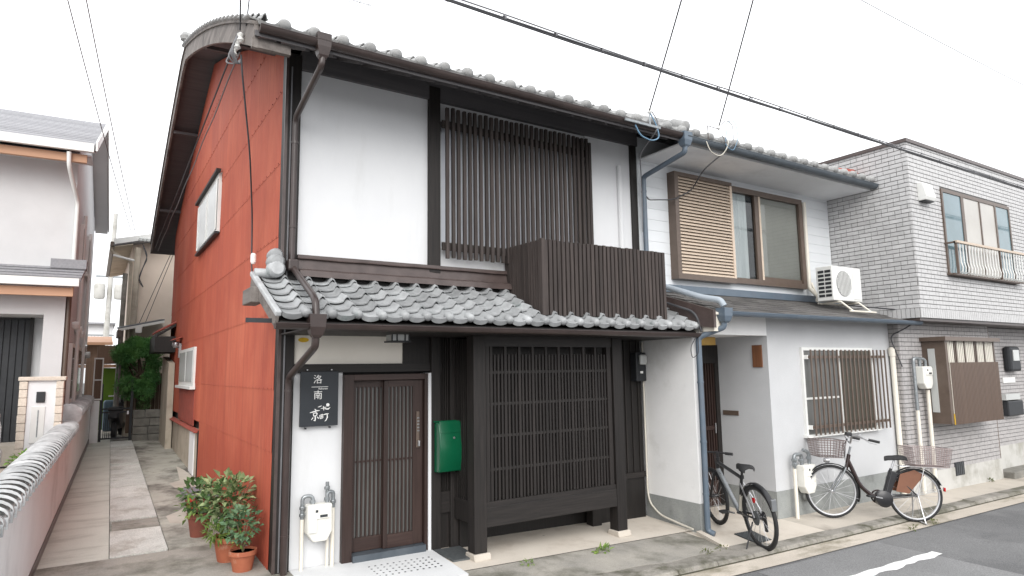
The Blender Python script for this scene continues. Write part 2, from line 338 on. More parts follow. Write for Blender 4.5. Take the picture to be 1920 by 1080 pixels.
# alley
def al(x0, x1, y0, y1, dz, nx, ny): return [[(lerp(x0(lerp(y0, y1, j/ny)), x1(lerp(y0, y1, j/ny)), i/nx), lerp(y0, y1, j/ny), GA(0, lerp(y0, y1, j/ny))+dz) for i in range(nx+1)] for j in range(ny+1)]
wx = lambda y: -.69+.0388*y
sx = lambda y: .10+.0195*y      # left edge of slab row
ex = lambda y: .735+.0085*y     # right edge
struct(MB().grid(al(lambda y: wx(y)-.1, lambda y: sx(y)-.008, 6.0, 19.2, .0, 4, 30)), 'alley_floor', alley_conc)
struct(MB().grid(al(lambda y: ex(y)+.008, lambda y: 1.66, 6.0, 19.2, .004, 6, 30)), 'alley_drain_side', alley_dark)
path = struct(MB().grid(al(lambda y: sx(y)-.02, lambda y: ex(y)+.02, 6.0, 19.0, -.025, 2, 20)), 'alley_path', alley_dark)
OFF[path.name] = (0, 0, 0)
ys = [(8.0, 8.23), (8.29, 9.42), (9.46, 9.72), (9.98, 11.42), (11.44, 12.32), (12.36, 12.92), (12.95, 14.1), (14.13, 14.55), (14.72, 17.2), (17.25, 18.3)]
for a, b in ys[1:]:
    if 9.4 < a < 9.5: continue
    t = rnd.uniform(-.004, .004)
    MB().slab([[(sx(a), a, GA(0, a)+.006+t), (ex(a), a, GA(0, a)+.006-t)], [(sx(b), b, GA(0, b)+.006-t), (ex(b), b, GA(0, b)+.006+t)]], (0, 0, -.05)).build('slab', granite, path, bevel=.006)
for a, b in ((9.47, 9.70), (9.73, 9.94)):
    MB().slab([[(sx(a)+.02, a, GA(0, a)-.002), (ex(a), a, GA(0, a))], [(sx(b)+.02, b, GA(0, b)+.002), (ex(b), b, GA(0, b))]], (0, 0, -.05)).build('slab', old_conc, path, bevel=.006)
# alley mouth in front
struct(MB().grid([[(lerp(wx(y)-.1, 1.9, i/8), y, min(GA(0, y), G(.5, y)+.02) + (.012 if y > 5.9 else 0)) for i in range(9)] for y in (5.3, 5.8, 6.0, 6.6, 7.2, 7.8, 8.22)]), 'alley_mouth', old_conc)
# pale cement patches on the alley floor by the red wall
def blob(pts, z, name, m, off=.006):
    MB().poly([(x, y, GA(0, y)+off+z) for x, y in pts]).build(name, m)['kind'] = 'structure'
blob([(1.30, 11.1), (1.46, 10.9), (1.56, 11.3), (1.57, 12.4), (1.50, 13.4), (1.42, 13.9), (1.38, 13.2), (1.33, 12.4), (1.16, 12.2), (1.20, 11.8), (1.38, 11.6)], 0, 'cement_patch', concrete)
blob([(.93, 9.5), (1.05, 9.4), (1.2, 9.9), (1.32, 10.4), (1.27, 10.5), (1.08, 10.1), (.92, 9.9)], 0, 'cement_patch', concrete)
# road paint and a relaid patch of asphalt
line = MB(); pts = []
N = 24
for i in range(N+1):
    x = lerp(5.2, 8.42, i/N); pts.append((x, 4.085-.02*math.sin(i*1.7)*.5, 3.955+rnd.uniform(-.025, .025)))
line.grid([[(x, b, G(x, b)-.012) for x, a, b in pts], [(x, a, G(x, a)-.012) for x, a, b in pts]])
struct(line, 'road_line', road_paint)
struct(MB().grid([[(x, y, G(x, y)-.016) for x in (6.0, 7.2, 8.3)] for y in (1.0, 3.1, 4.0, 4.66)]), 'asphalt_patch', asphalt_new)
# ---------------------------------------------------------------- roof tile pieces
def tile_mesh(name, w, l, m, eave=False, nx=16, lip=.030, rr=.046):
    mb = MB(); xs = [i/nx*(w+.012) for i in range(nx+1)]
    def pz(x):
        q = x/w
        if q < .73: return -.022*math.sin(math.pi*q/.73)**.6
        return .047*math.sin(math.pi*min((q-.73)/.27, 1))**.75
    mb.slab([[(x, 0, pz(x)+lip) for x in xs], [(x, l, pz(x)*.9) for x in xs]], (0, 0, -.014))
    if eave:
        px = [x for x in xs if x <= .74*w]; drop = .046
        mb.slab([[(x, -.004, pz(x)+lip-drop*(.85+.15*math.sin(math.pi*min(1, x/(.72*w))))) for x in px], [(x, -.008, pz(x)+lip+.004) for x in px]], (0, .018, 0))
        mb.lathe([(0.0001, -.034), (rr*.55, -.028), (rr*.9, -.016), (rr, 0), (rr, .06)], (.85*w, 0, lip-.004), 12, 'y')
    return mb.mesh(name, m, smooth=42)
def zr(y):
    t = min(y, 24.8-y)-6.1
    return 5.16+.5*t-.0154*t*t
def zslope(y):
    return (zr(y+.01)-zr(y-.01))/.02
TW = .2388
tile_e = tile_mesh('roof_tile', TW, .24, tile, True); tile_f = tile_mesh('roof_tile', TW, .235, tile)
UW = .279
utile_e = tile_mesh('roof_tile', UW, .26, tile_up, True, rr=.058); utile_f = tile_mesh('roof_tile', UW, .26, tile_up)
def upper_roof(parent, xa, ncol, x1, name='roof'):
    ysl = [5.98+i*.4 for i in range(17)]+[12.4]+[12.8+i*.4 for i in range(16)]
    xl = xa-.02
    slab = MB(); prof = [(y, zr(max(y, 6.02))-(.0 if y >= 6.02 else .02)) for y in ysl]
    rows = [[(xl, y, z-.03), (x1, y, z-.03)] for y, z in prof]
    slab.slab([r_[::-1] for r_ in rows], (0, 0, -.055))
    ro_ = slab.build(name, soffit_wood, parent)
    # field of tiles above the second course
    f = MB(); nx = 7; rows = []
    yy = 6.5
    cols = []
    for c in range(ncol):
        for i in range(nx):
            q = i/nx; cols.append((xa+(c+q)*UW, -.030*math.sin(math.pi*q/.7) if q < .7 else .034*math.sin(math.pi*(q-.7)/.3)))
    cols.append((x1, 0))
    yv = 6.45
    while yv < 18.5:
        dz0, dz1 = (.055, .03) if yv < 12.4 else (.03, .055)
        rows.append([(x, yv, zr(yv)+pz+dz0) for x, pz in cols]); rows.append([(x, yv+.235, zr(yv+.235)+pz+dz1) for x, pz in cols])
        yv += .24
    f.grid(rows)
    f.build('tile_field', tile_up, ro_, smooth=50, kind='stuff')
    for r_ in range(2):
        y = 5.975+r_*.235; a = math.atan(zslope(max(y, 6.1)))
        for c in range(ncol):
            inst(utile_e if r_ == 0 else utile_f, 'roof_tile', ro_, (xa+c*UW, y, zr(max(y, 6.0))+.042+rnd.uniform(-.003, .003)-(.05 if y < 6 else 0)*0), (a, rnd.uniform(-.012, .012), rnd.uniform(-.012, .012)))
    # ridge
    rd = MB(); rd.prism([(12.22, 7.66), (12.28, 7.95), (12.40, 8.02), (12.52, 7.95), (12.58, 7.66)], 'x', xa, x1); rd.build('ridge', tile_up, ro_, smooth=50)
    return ro_
def gutter(name, m, parent, x0, x1, y, z, r=.058):
    out = [(y+r*math.cos(math.pi+math.pi*i/8), z+r*math.sin(math.pi+math.pi*i/8)) for i in range(9)]
    inn = [(y+(r-.006)*math.cos(math.pi+math.pi*i/8), z+(r-.006)*math.sin(math.pi+math.pi*i/8)) for i in range(9)][::-1]
    ps = out+inn; mb = MB()
    rows = [[(x, a, b) for a, b in ps+[ps[0]]] for x in (x0, x1)]
    mb.grid(rows)
    for x in (x0, x1): mb.poly([(x, a, b) for a, b in out])
    mb.tube([(x0, y-r+.002, z), (x1, y-r+.002, z)], .007, 6)
    return mb.build(name, m, parent, smooth=40)
def hopper(name, m, parent, x, y, z, w=.15, h=.2):
    mb = MB(); a, b = w/2, w*.36
    pr = [(a, h*.5), (a*1.06, h*.5), (a, -h*.05), (b, -h*.38), (b*.62, -h*.5)]
    vs = []; fs = []
    for q, hz in pr:
        for s1, s2 in ((-1, -1), (1, -1), (1, 1), (-1, 1)): vs.append((x+q*s1, y+q*s2*.9, z+hz))
    for i in range(len(pr)-1):
        for j in range(4): fs.append((i*4+j, i*4+(j+1) % 4, (i+1)*4+(j+1) % 4, (i+1)*4+j))
    fs += [(0, 1, 2, 3), (19, 18, 17, 16)]
    mb._a(vs, [f[::-1] for f in fs]); return mb.build(name, m, parent, bevel=.006)
def pipe(name, m, parent, pts, r=.032, rr=.07, clips=()):
    o = MB().tube(arc(pts, 6, rr), r, 12).build(name, m, parent, smooth=50)
    for c in clips:
        MB().lathe([(r+.001, -.012), (r+.006, -.012), (r+.006, .012), (r+.001, .012)], c, 12, closed=True).build('clip', m, o, smooth=30)
    return o

# ---------------------------------------------------------------- the corner house
Y = 6.88
H1 = thing('townhouse', 'two-storey corner townhouse with red metal side wall, white plaster front and dark wooden lattices', 'house', (1.6, 6.9, 0))
core = MB(); prof = [(7.0, -.3), (7.0, 5.4)]+[(7.0+i*.5, zr(7.0+i*.5)-.17) for i in range(1, 22)]+[(17.9, 5.3), (17.9, -.3)]
core.prism(prof, 'x', 1.62, 6.56); core.build('wall', black_wood, H1)
# red corrugated side sheets
zb = [-.1, 1.18, 1.81, 2.6, 3.4, 4.2, 5.0, 5.8, 6.6, 7.75]
yb = [6.985, 8.8, 10.55, 12.3, 14.2, 16.1, 17.93]
for j in range(len(zb)-1):
    for i in range(len(yb)-1):
        a, b = yb[i]-(.0 if i == 0 else .02), yb[i+1]; z0, z1 = zb[j]-.03, zb[j+1]
        if i >= 3 and j == 0: continue
        pitch = .0635; n = int((b-a)/pitch*4)
        lo = []; hi = []
        prox = .0025*(i % 2)
        for k in range(n+1):
            y = a+k*pitch/4
            if y > b: break
            dx = .007*math.sin(2*math.pi*(y-6.985)/pitch)-prox-.004*(len(zb)-j)*.25
            top = min(z1, zr(y)-.15); l0 = max(z0, GA(0, y)-.02) if j == 0 else z0
            if top < l0+.01: top = l0+.0005
            lo.append((1.585+dx-.006, y, l0)); hi.append((1.585+dx, y, top))
        if all(h[2]-l[2] < .02 for l, h in zip(lo, hi)): continue
        MB().grid([hi, lo]).build('wall_sheet', red_metal, H1, smooth=70)
fx_ = MB()
for z_ in zb[1:-1]:
    yq_ = 7.05
    while yq_ < 17.9:
        if z_ < zr(yq_)-.2 and not (z_ < 1.0): fx_.box(1.562, 1.575, yq_-.006, yq_+.006, z_-.026, z_-.014)
        yq_ += .19
fx_.build('fixings', red_rust, H1, kind='stuff')
# lower rear part of the side wall: beige cement with red ledge
MB().box(1.575, 1.62, 12.3, 17.9, .1, 1.0).build('lower_wall', beige_low, H1)
MB().prism([(12.3, .17), (17.9, .36), (17.9, .30), (12.3, .1)], 'x', 1.47, 1.575).build('footing', beige_low, H1)
MB().prism([(1.50, .965), (1.49, .98), (1.575, 1.02), (1.578, .97)], 'y', 12.28, 17.3).build('ledge', red_rust, H1)
bx('board', white_wall, H1, 1.555, 1.573, 12.75, 13.35, .14, .96)
bx('corner_trim', black_wood, H1, 1.553, 1.62, 12.27, 12.305, .12, 1.0)
# windows in the side wall
w1 = bx('side_window', white_metal, H1, 1.53, 1.60, 10.95, 13.3, 4.17, 5.13)
for a, b in ((11.0, 12.05), (12.1, 13.25)): bx('pane', frost, w1, 1.522, 1.535, a, b, 4.22, 5.03)
MB().beam((1.51, 10.85, 5.14), (1.51, 13.4, 5.14), .07, .045).build('hood', black_wood, w1)
bx('sill', dark_iron, w1, 1.50, 1.56, 10.92, 13.33, 4.135, 4.17)
for yy_ in (11.0, 12.07, 13.2): bx('frame_bar', white_metal, w1, 1.512, 1.53, yy_, yy_+.06, 4.22, 5.04)
w2 = bx('side_window', white_metal, H1, 1.53, 1.60, 13.0, 15.3, 1.73, 2.44)
for a, b, mm in ((13.12, 14.1, frost), (14.2, 15.2, frost)): bx('pane', mm, w2, 1.522, 1.535, a, b, 1.81, 2.38)
bx('sill', white_metal, w2, 1.47, 1.56, 12.9, 15.35, 1.68, 1.73)
bx('lower_sheet', red_rust, w2, 1.553, 1.57, 12.95, 15.3, 1.04, 1.66)
# corner post, frame timbers
bx('corner_post', black_wood, H1, 1.575, 1.735, 6.84, 6.99, -.02, 5.36, bevel=.006)
MB().box(1.570, 1.60, 6.835, 6.85, .0, 5.3).build('corner_flashing', brown_metal, H1)
bx('corner_strip', cable_grey, H1, 1.625, 1.637, 6.825, 6.84, .02, 5.2)
bx('post', bay_wood, H1, 3.24, 3.385, 6.82, 7.0, 3.08, 5.36, bevel=.006)
bx('party_post', black_wood, H1, 6.49, 6.60, 6.84, 7.0, 3.0, 5.36, bevel=.006)
bx('eave_beam', soffit_wood, H1, 1.735, 6.62, 6.83, 6.99, 5.20, 5.42)
bx('plaster_panel', plaster, H1, 1.735, 3.24, 6.88, 7.0, 3.165, 5.2)
bx('plaster_panel', plaster, H1, 5.665, 6.49, 6.88, 7.0, 3.1, 5.2)
bx('plaster_panel', plaster, H1, 3.385, 5.665, 6.90, 7.0, 3.1, 3.42)
bx('plaster_panel', plaster, H1, 3.385, 5.665, 6.90, 7.0, 4.98, 5.2)
pipe('plaster_pipe', plaster, H1, [(6.27, 6.86, 4.85), (6.27, 6.86, 3.1)], .04)
# upper window behind its lattice
wl = bx('lattice_window', mat('lattice_glass', (.66, .69, .74), (.58, .61, .66), .2, 2, spec=.6), H1, 3.385, 5.665, 6.92, 6.98, 3.42, 4.98)
for x in (3.385, 4.48, 5.60): bx('frame_bar', alu, wl, x, x+.05, 6.905, 6.92, 3.43, 4.975)
for z in (3.43, 4.91): bx('frame_bar', alu, wl, 3.44, 5.59, 6.897, 6.918, z, z+.05)
lat = bx('upper_lattice', slat_wood, H1, 3.40, 5.64, 6.795, 6.825, 3.36, 3.45)
bx('rail', slat_wood, lat, 3.40, 5.64, 6.795, 6.825, 4.86, 4.95)
sm = MB().box(-.0195, .0195, -.016, .016, 0, 1.845).mesh('slat', slat_wood)
n = 29
for i in range(n):
    x = lerp(3.45, 5.60, i/(n-1)); inst(sm, 'slat', lat, (x+rnd.uniform(-.003, .003), 6.77, 3.262+rnd.uniform(-.008, .008)), (0, rnd.uniform(-.002, .002), 0))
bx('jamb', slat_wood, lat, 5.50, 5.585, 6.83, 6.88, 3.3, 5.12)
bx('end_slat', slat_wood, lat, 5.635, 5.675, 6.76, 6.80, 3.2, 5.06)
# balcony
bal = bx('balcony', slat_wood, H1, 4.34, 6.24, 6.09, 6.12, 3.27, 3.34)
bx('rail', slat_wood, bal, 4.34, 6.24, 6.09, 6.12, 2.70, 2.77)
bx('side_rail', slat_wood, bal, 4.335, 4.36, 6.12, 6.85, 3.27, 3.34)
bx('side_rail', slat_wood, bal, 4.335, 4.36, 6.3, 6.85, 2.95, 3.02)
bx('side_rail', slat_wood, bal, 6.215, 6.24, 6.12, 6.85, 3.27, 3.34)
bx('floor', soffit_wood, bal, 4.4, 6.2, 6.13, 6.86, 2.86, 2.90)
sm = MB().box(-.0215, .0215, -.018, .018, 0, .882).mesh('slat', slat_wood)
n = 31
for i in range(n): inst(sm, 'slat', bal, (lerp(4.352, 6.25, i/(n-1)), 6.062, 2.562+rnd.uniform(-.005, .005)+.005*(i/(n-1))), (0, rnd.uniform(-.002, .002), 0))
n = 15
for i in range(n):
    y = lerp(6.115, 6.83, i/(n-1)); zb_ = 2.575+(y-6.06)*.42
    MB().box(4.296, 4.332, y-.019, y+.019, zb_, 3.445+.02*(y-6.06)).build('slat', slat_wood, bal)
bx('corner_slat', slat_wood, bal, 4.288, 4.328, 6.04, 6.09, 2.56, 3.455)
for i in range(8):
    y = lerp(6.12, 6.82, i/7); MB().box(6.25, 6.285, y-.02, y+.02, 2.6+(y-6.06)*.42, 3.45).build('slat', slat_wood, bal)
# main roof, verge and soffits
roof = upper_roof(H1, 1.11, 20, 6.66)
ysl = [6.02+i*.31 for i in range(21)]+[12.4+i*.31 for i in range(1, 21)]
bb = MB(); bb.slab([[(1.085, y, zr(y)-.20), (1.085, y, zr(y)+.02)] for y in ysl], (.04, 0, 0)); bb.build('bargeboard', barge_wood, roof)
bb = MB(); bb.slab([[(1.125, y, zr(y)+.06), (1.06, y, zr(y)+.055)] for y in ysl], (0, 0, -.035)); bb.build('verge_cap', barge_wood, roof)
vt = tile_mesh('verge_tile', .17, .30, tile_up)
for i in range(22):
    y = 6.05+i*.29; inst(vt, 'verge_tile', roof, (1.03, y, zr(y)+.075), (math.atan(zslope(y)), 0, 0))
for y in (7.4, 9.8, 14.4, 17.0): MB().box(1.13, 1.60, y-.035, y+.035, zr(y)-.22, zr(y)-.165).build('purlin', soffit_wood, roof)
for i in range(20):
    x = 1.32+i*.27; MB().beam((x, 6.08, zr(6.1)-.105), (x, 6.85, zr(6.85)-.105), .04, .035).build('rafter', soffit_wood, roof)
bx('verge_end_cap', barge_wood, roof, 1.075, 1.42, 6.03, 6.09, 4.93, 5.02)
MB().lathe([(.001, -.07), (.09, -.04), (.11, .02), (.07, .09), (.001, .10)], (1.1, 12.4, 7.92), 14).build('ridge_end_tile', tile_up, roof, smooth=40)
g1 = gutter('gutter', gutter_brown, H1, 1.12, 6.62, 5.955, 5.10)
hopper('hopper', gutter_brown, H1, 1.70, 5.955, 5.05, .13, .24)
dp = pipe('downpipe', gutter_brown, H1, [(1.70, 5.955, 4.95), (1.69, 5.955, 4.86), (1.668, 6.79, 4.62), (1.668, 6.79, 3.06)], .032, .08, [(1.668, 6.79, 4.35), (1.668, 6.79, 3.45)])
bx('elbow_box', gutter_brown, dp, 1.615, 1.725, 6.70, 6.82, 2.98, 3.10, bevel=.02)
pipe('roof_pipe', gutter_brown, H1, [(1.675, 6.76, 3.02), (1.675, 6.72, 3.0), (1.672, 5.97, 2.64), (1.672, 5.90, 2.58), (1.672, 5.875, 2.44)], .033, .06)
# lower tiled roof
la = math.atan2(.47, .98)
lr = MB().slab([[(6.64, 5.90, 2.40), (1.36, 5.90, 2.40)], [(6.64, 6.87, 2.865), (1.36, 6.87, 2.865)]], (0, 0, -.05)).build('lower_roof', black_wood_x, H1)
for r_ in range(6):
    s = r_*.181; y = 5.865+s*math.cos(la); z = 2.452+s*math.sin(la)
    for c in range(22):
        x = 1.373+c*TW
        if r_ > 1 and 4.32 < x < 6.1 and r_ > 2: pass
        inst(tile_e if r_ == 0 else tile_f, 'roof_tile', lr, (x+rnd.uniform(-.003, .003), y, z+rnd.uniform(-.003, .003)), (la-.02+rnd.uniform(-.006, .006), rnd.uniform(-.01, .01), rnd.uniform(-.01, .01)))
# verge of the lower roof
MB().beam((1.345, 5.87, 2.46), (1.315, 6.9, 2.95), .055, .05).build('verge_tile', tile, lr, bevel=.012)
MB().beam((1.335, 5.90, 2.395), (1.315, 6.9, 2.87), .03, .10).build('bargeboard', barge_wood, lr)
MB().beam((1.30, 6.55, 2.70), (1.30, 6.95, 2.70), .13, .15).build('purlin_end', barge_wood, lr, bevel=.008)
bx('bracket_arm', dark_iron, lr, 1.10, 1.34, 6.0, 6.012, 2.39, 2.43)
# end ornament: three stacked round ridge tiles
for k, (dy, dz, rr) in enumerate(((0, 0, .085), (.02, .075, .082), (.05, .145, .07))):
    MB().lathe([(.001, -.10), (rr*.7, -.095), (rr, -.06), (rr*1.04, 0), (rr, .06), (rr*.7, .085), (.001, .09)], (1.50, 6.74+dy, 2.985+dz), 14, 'y').build('ridge_end_tile', tile, lr, smooth=45)
MB().lathe([(.04, -.11), (.048, -.1), (.05, .10), (.04, .11)], (1.42, 6.80, 2.945), 12, 'x').build('ridge_tile', tile, lr, smooth=45)
bx('bedding', black_wood, lr, 1.36, 6.60, 6.80, 6.9, 2.83, 2.93)
# flashing above the lower roof
fl = MB(); rows = []
N = 26
for zz, yy_ in ((3.165, 6.835), (3.125, 6.80), (3.12, 6.83), (3.02, 6.81), (2.99, 6.72), (2.925, 6.70)):
    rows.append([(lerp(1.74, 4.30, i/N), yy_+(.006*math.sin(i*2.3+zz*9) if 2.95 < zz < 3.12 else 0), zz+.002*math.sin(i)) for i in range(N+1)])
fl.grid(rows[::-1]); fl.build('flashing', brown_metal, H1, smooth=25)
fl = MB(); fl.grid([[(x, y, z) for x in (4.30, 6.6)] for z, y in ((2.925, 6.70), (2.99, 6.72), (3.165, 6.835))]); fl.build('flashing', brown_metal, H1)
bx('sill_beam', brown_metal, H1, 1.735, 4.30, 6.81, 6.88, 3.128, 3.168)
gutter('lower_gutter', gutter_brown, H1, 1.31, 6.66, 5.85, 2.375, .05)
hopper('hopper', gutter_brown, H1, 1.668, 5.85, 2.36, .14, .21)
pipe('downpipe', gutter_brown, H1, [(1.668, 5.86, 2.27), (1.668, 5.87, 2.18), (1.668, 6.78, 1.90), (1.668, 6.78, .0)], .034, .09, [(1.668, 6.78, 1.77), (1.668, 6.78, .36)])
# ground floor front
bx('lintel', black_wood_x, H1, 1.735, 6.56, 6.84, 7.0, 2.345, 2.50)
MB().box(1.59, 6.6, 5.93, 6.83, 2.33, 2.345).build('soffit', black_wood_x, H1)
bx('beam', black_wood_x, H1, 1.735, 3.40, 6.83, 7.0, 1.945, 2.035)
bx('transom_panel', cream, H1, 1.735, 2.93, 6.87, 7.0, 2.035, 2.345)
bx('panel', black_wood, H1, 2.93, 3.262, 6.85, 7.0, 2.035, 2.345)
bx('plaster_panel', plaster, H1, 1.735, 2.25, 6.87, 7.0, -.01, 1.945)
st = MB().lathe([(.001, 0), (.055, 0), (.055, .003), (.001, .003)], (0, 0, 0), 16, 'y').mesh('sticker', yellow); o = inst(st, 'sticker', H1, (1.83, 6.867, 2.285)); o.scale = (1, 1, .45)
# entrance door
d = bx('entrance_door', door_wood, H1, 2.25, 2.355, 6.80, 7.0, .0, 1.92, bevel=.004)
bx('jamb', door_wood, d, 3.175, 3.215, 6.80, 7.0, .0, 1.92, bevel=.004)
bx('head', door_wood_x, d, 2.355, 3.175, 6.80, 7.0, 1.855, 1.92, bevel=.004)
bx('white_strip', plaster, d, 3.215, 3.25, 6.79, 7.0, -.01, 1.925)
bx('threshold', slate_gutter, d, 2.355, 3.175, 6.76, 7.0, -.02, .07)
def leaf(x0, x1, y, right):
    p = bx('door_leaf', door_wood, d, x0, x0+.05, y, y+.04, .075, 1.85, bevel=.003)
    ws = .12 if right else .05
    bx('stile', door_wood, d, x1-ws, x1, y, y+.04, .075, 1.85, bevel=.003)
    bx('rail', door_wood_x, d, x0+.05, x1-ws, y, y+.04, .075, .215); bx('rail', door_wood_x, d, x0+.05, x1-ws, y, y+.04, 1.78, 1.85)
    bx('glass', frost_grey, d, x0+.05, x1-ws, y+.026, y+.032, .215, 1.78)
    k = 6
    for i in range(k):
        xx = lerp(x0+.05, x1-ws, (i+.7)/(k+.4)); bx('slat', door_wood, d, xx-.009, xx+.009, y+.002, y+.022, .215, 1.78)
    bx('mid_rail', door_wood_x, d, x0+.05, x1-ws, y+.010, y+.024, .985, 1.005)
    return p
leaf(2.36, 2.76, 6.90, False); leaf(2.71, 3.17, 6.845, True)
hd = bx('lock_handle', bronze, d, 3.085, 3.125, 6.825, 6.845, 1.10, 1.50, bevel=.008)
for i in range(5):
    for k in range(2): bx('key', zinc, d, 3.094+k*.014, 3.102+k*.014, 6.818, 6.826, 1.28+i*.035, 1.295+i*.035)
MB().box(3.095, 3.115, 6.79, 6.82, 1.12, 1.18).build('pull', alu, d, bevel=.004)
# dark boards between door and bay
bx('post', black_wood, H1, 3.255, 3.372, 6.79, 7.0, -.03, 2.345, bevel=.006)
bx('post', black_wood, H1, 3.50, 3.60, 6.80, 7.0, -.03, 2.345, bevel=.006)
bx('rail', black_wood_x, H1, 3.372, 3.50, 6.83, 6.9, .36, .58)
bx('skirting_board', black_wood, H1, 3.372, 3.50, 6.86, 6.95, -.03, .36)
bx('rail', black_wood_x, H1, 3.372, 3.50, 6.825, 6.87, .565, .59)
for i in range(5): x = 3.39+i*.024; bx('slat', black_wood, H1, x-.007, x+.007, 6.85, 6.88, .59, 2.345)
bx('board', black_wood, H1, 3.262, 3.5, 6.90, 6.99, .0, 2.345)
# lattice bay
bay = bx('lattice_bay', bay_wood, H1, 3.52, 3.675, 6.29, 6.445, .01, 2.33, bevel=.006)
bx('post', bay_wood, bay, 5.53, 5.685, 6.29, 6.445, -.035, 2.33, bevel=.006)
bx('beam', bay_wood_x, bay, 3.675, 5.53, 6.295, 6.42, .262, .47, bevel=.006)
bx('sill', bay_wood_x, bay, 3.675, 5.53, 6.305, 6.43, .47, .525)
bx('head', black_wood_x, bay, 3.675, 5.53, 6.31, 6.43, 2.21, 2.33)
bx('frame_post', bay_wood, bay, 3.69, 3.735, 6.315, 6.40, .525, 2.21); bx('frame_post', bay_wood, bay, 5.45, 5.515, 6.315, 6.40, .525, 2.21)
for z in (.86, 1.22, 1.57, 1.92): bx('rail', bay_wood_x, bay, 3.735, 5.45, 6.329, 6.345, z-.015, z+.015)
sa = MB().box(-.016, .016, -.012, .012, .525, 2.21).mesh('slat', bay_wood); sb_ = MB().box(-.0115, .0115, -.010, .010, .525, 2.12).mesh('slat', bay_wood)
n = 36
for i in range(n):
    x = lerp(3.765, 5.42, i/(n-1)); inst(sa if i % 4 == 0 else sb_, 'slat', bay, (x+rnd.uniform(-.002, .002), 6.335, rnd.uniform(-.004, .004)))
bx('backing', black_wood, bay, 3.69, 5.53, 6.60, 6.62, .45, 2.3)
bx('side_beam', black_wood, bay, 3.54, 3.66, 6.445, 6.84, .30, .50); bx('side_sill', black_wood, bay, 3.535, 3.665, 6.445, 6.84, .50, .53)
for i in range(7): y = 6.49+i*.05; bx('side_slat', black_wood, bay, 3.55, 3.575, y-.011, y+.011, .53, 2.3)
bx('side_backing', black_wood, bay, 3.60, 3.66, 6.445, 6.84, .53, 2.3)
for x0, zf in ((3.50, .0), (5.51, -.04)):
    MB().prism([(6.25, -.06+zf), (6.275, .008+zf), (6.46, .008+zf), (6.48, -.06+zf)], 'x', x0, x0+.205).build('post_stone', concrete, bay, bevel=.01)
bx('base_post', black_wood, H1, 3.60, 3.76, 6.78, 6.93, -.06, .5); bx('base_post', black_wood, H1, 5.55, 5.7, 6.80, 6.93, -.1, 1.0)
for i in range(7): x = 3.76+i*.26; bx('foundation_stone', old_conc, H1, x, x+.25+rnd.uniform(-.03, .006), 6.74+rnd.uniform(-.02, .02), 6.95, -.16, -.04+rnd.uniform(-.02, .02)-.012*i, bevel=.015)
# dark boarding right of the bay
bx('boarding', black_wood, H1, 5.70, 6.56, 6.88, 7.0, -.12, 2.345)
for i in range(7): x = 5.76+i*.12; bx('batten', black_wood, H1, x, x+.02, 6.865, 6.882, .5, 2.34)
bx('rail', black_wood_x, H1, 5.70, 6.56, 6.85, 6.88, .45, .52)
# TV aerial far up on the roof
an = thing('television_aerial', 'thin grey television aerial standing on the tiled roof of the corner house', 'aerial', (2.9, 9.0, zr(9.0)))
MB().tube([(2.9, 9, zr(9.)-.02), (2.9, 9, 7.6)], .012, 6).build('mast', alu, an); MB().tube([(2.5, 9, 7.5), (3.3, 9, 7.5)], .008, 6).build('boom', alu, an)
for i in range(6): MB().tube([(2.55+i*.14, 8.8, 7.5), (2.55+i*.14, 9.2, 7.5)], .005, 5).build('element', alu, an)
# ---------------------------------------------------------------- white neighbour house
H2 = thing('terrace_house', 'white two-storey terrace house with brown sliding window, tan shutter and recessed porch', 'house', (9.0, 6.3, -.15))
bx('wall', siding, H2, 6.605, 11.44, 6.86, 9.5, 2.6, 5.36)
core = MB(); core.prism([(9.0, 2.6)]+[(9.0+i*.5, zr(9+i*.5)-.17) for i in range(0, 18)]+[(17.9, -.3), (9.0, -.3)], 'x', 6.64, 11.43); core.build('rear_wall', siding, H2)
for i in range(13):
    z = 3.14+i*.165
    bx('siding_board', siding, H2, 6.62, 11.435, 6.850, 6.864, z, z+.1615)
r2_ = upper_roof(H2, 6.69, 17, 11.44)
bx('eave_lining', white_wall, r2_, 6.66, 11.44, 6.03, 6.86, 5.0, 5.02)
for k in range(8):
    y = 5.98+k*.26; inst(MB().lathe([(.001, -.03), (.06, -.02), (.085, .0), (.082, .25), (.07, .27)], (0, 0, 0), 14, 'y').mesh('ridge_tile', tile_up, smooth=40), 'ridge_tile', r2_, (6.72, y, zr(max(6.05, y))+.10), (math.atan(zslope(max(6.1, y))), 0, 0))
gutter('gutter', slate_gutter, H2, 6.66, 11.43, 5.95, 5.075, .072)
bx('fascia', white_wall, r2_, 6.66, 11.43, 6.03, 6.05, 5.02, 5.06)
MB().slab([[(10.6, 6.25, zr(6.25)+.06), (11.44, 6.12, zr(6.12)+.06)], [(10.6, 6.32, zr(6.3)+.13), (11.44, 6.3, zr(6.3)+.20)]], (0, .02, 0)).build('red_flashing', red_rust, r2_)
hopper('hopper', blue_pipe, H2, 6.66, 5.95, 5.03, .15, .2)
pipe('downpipe', blue_pipe, H2, [(6.66, 5.95, 4.95), (6.66, 5.96, 4.86), (6.65, 6.76, 4.72), (6.65, 6.76, 3.3)], .036, .06, [(6.65, 6.76, 4.5)])
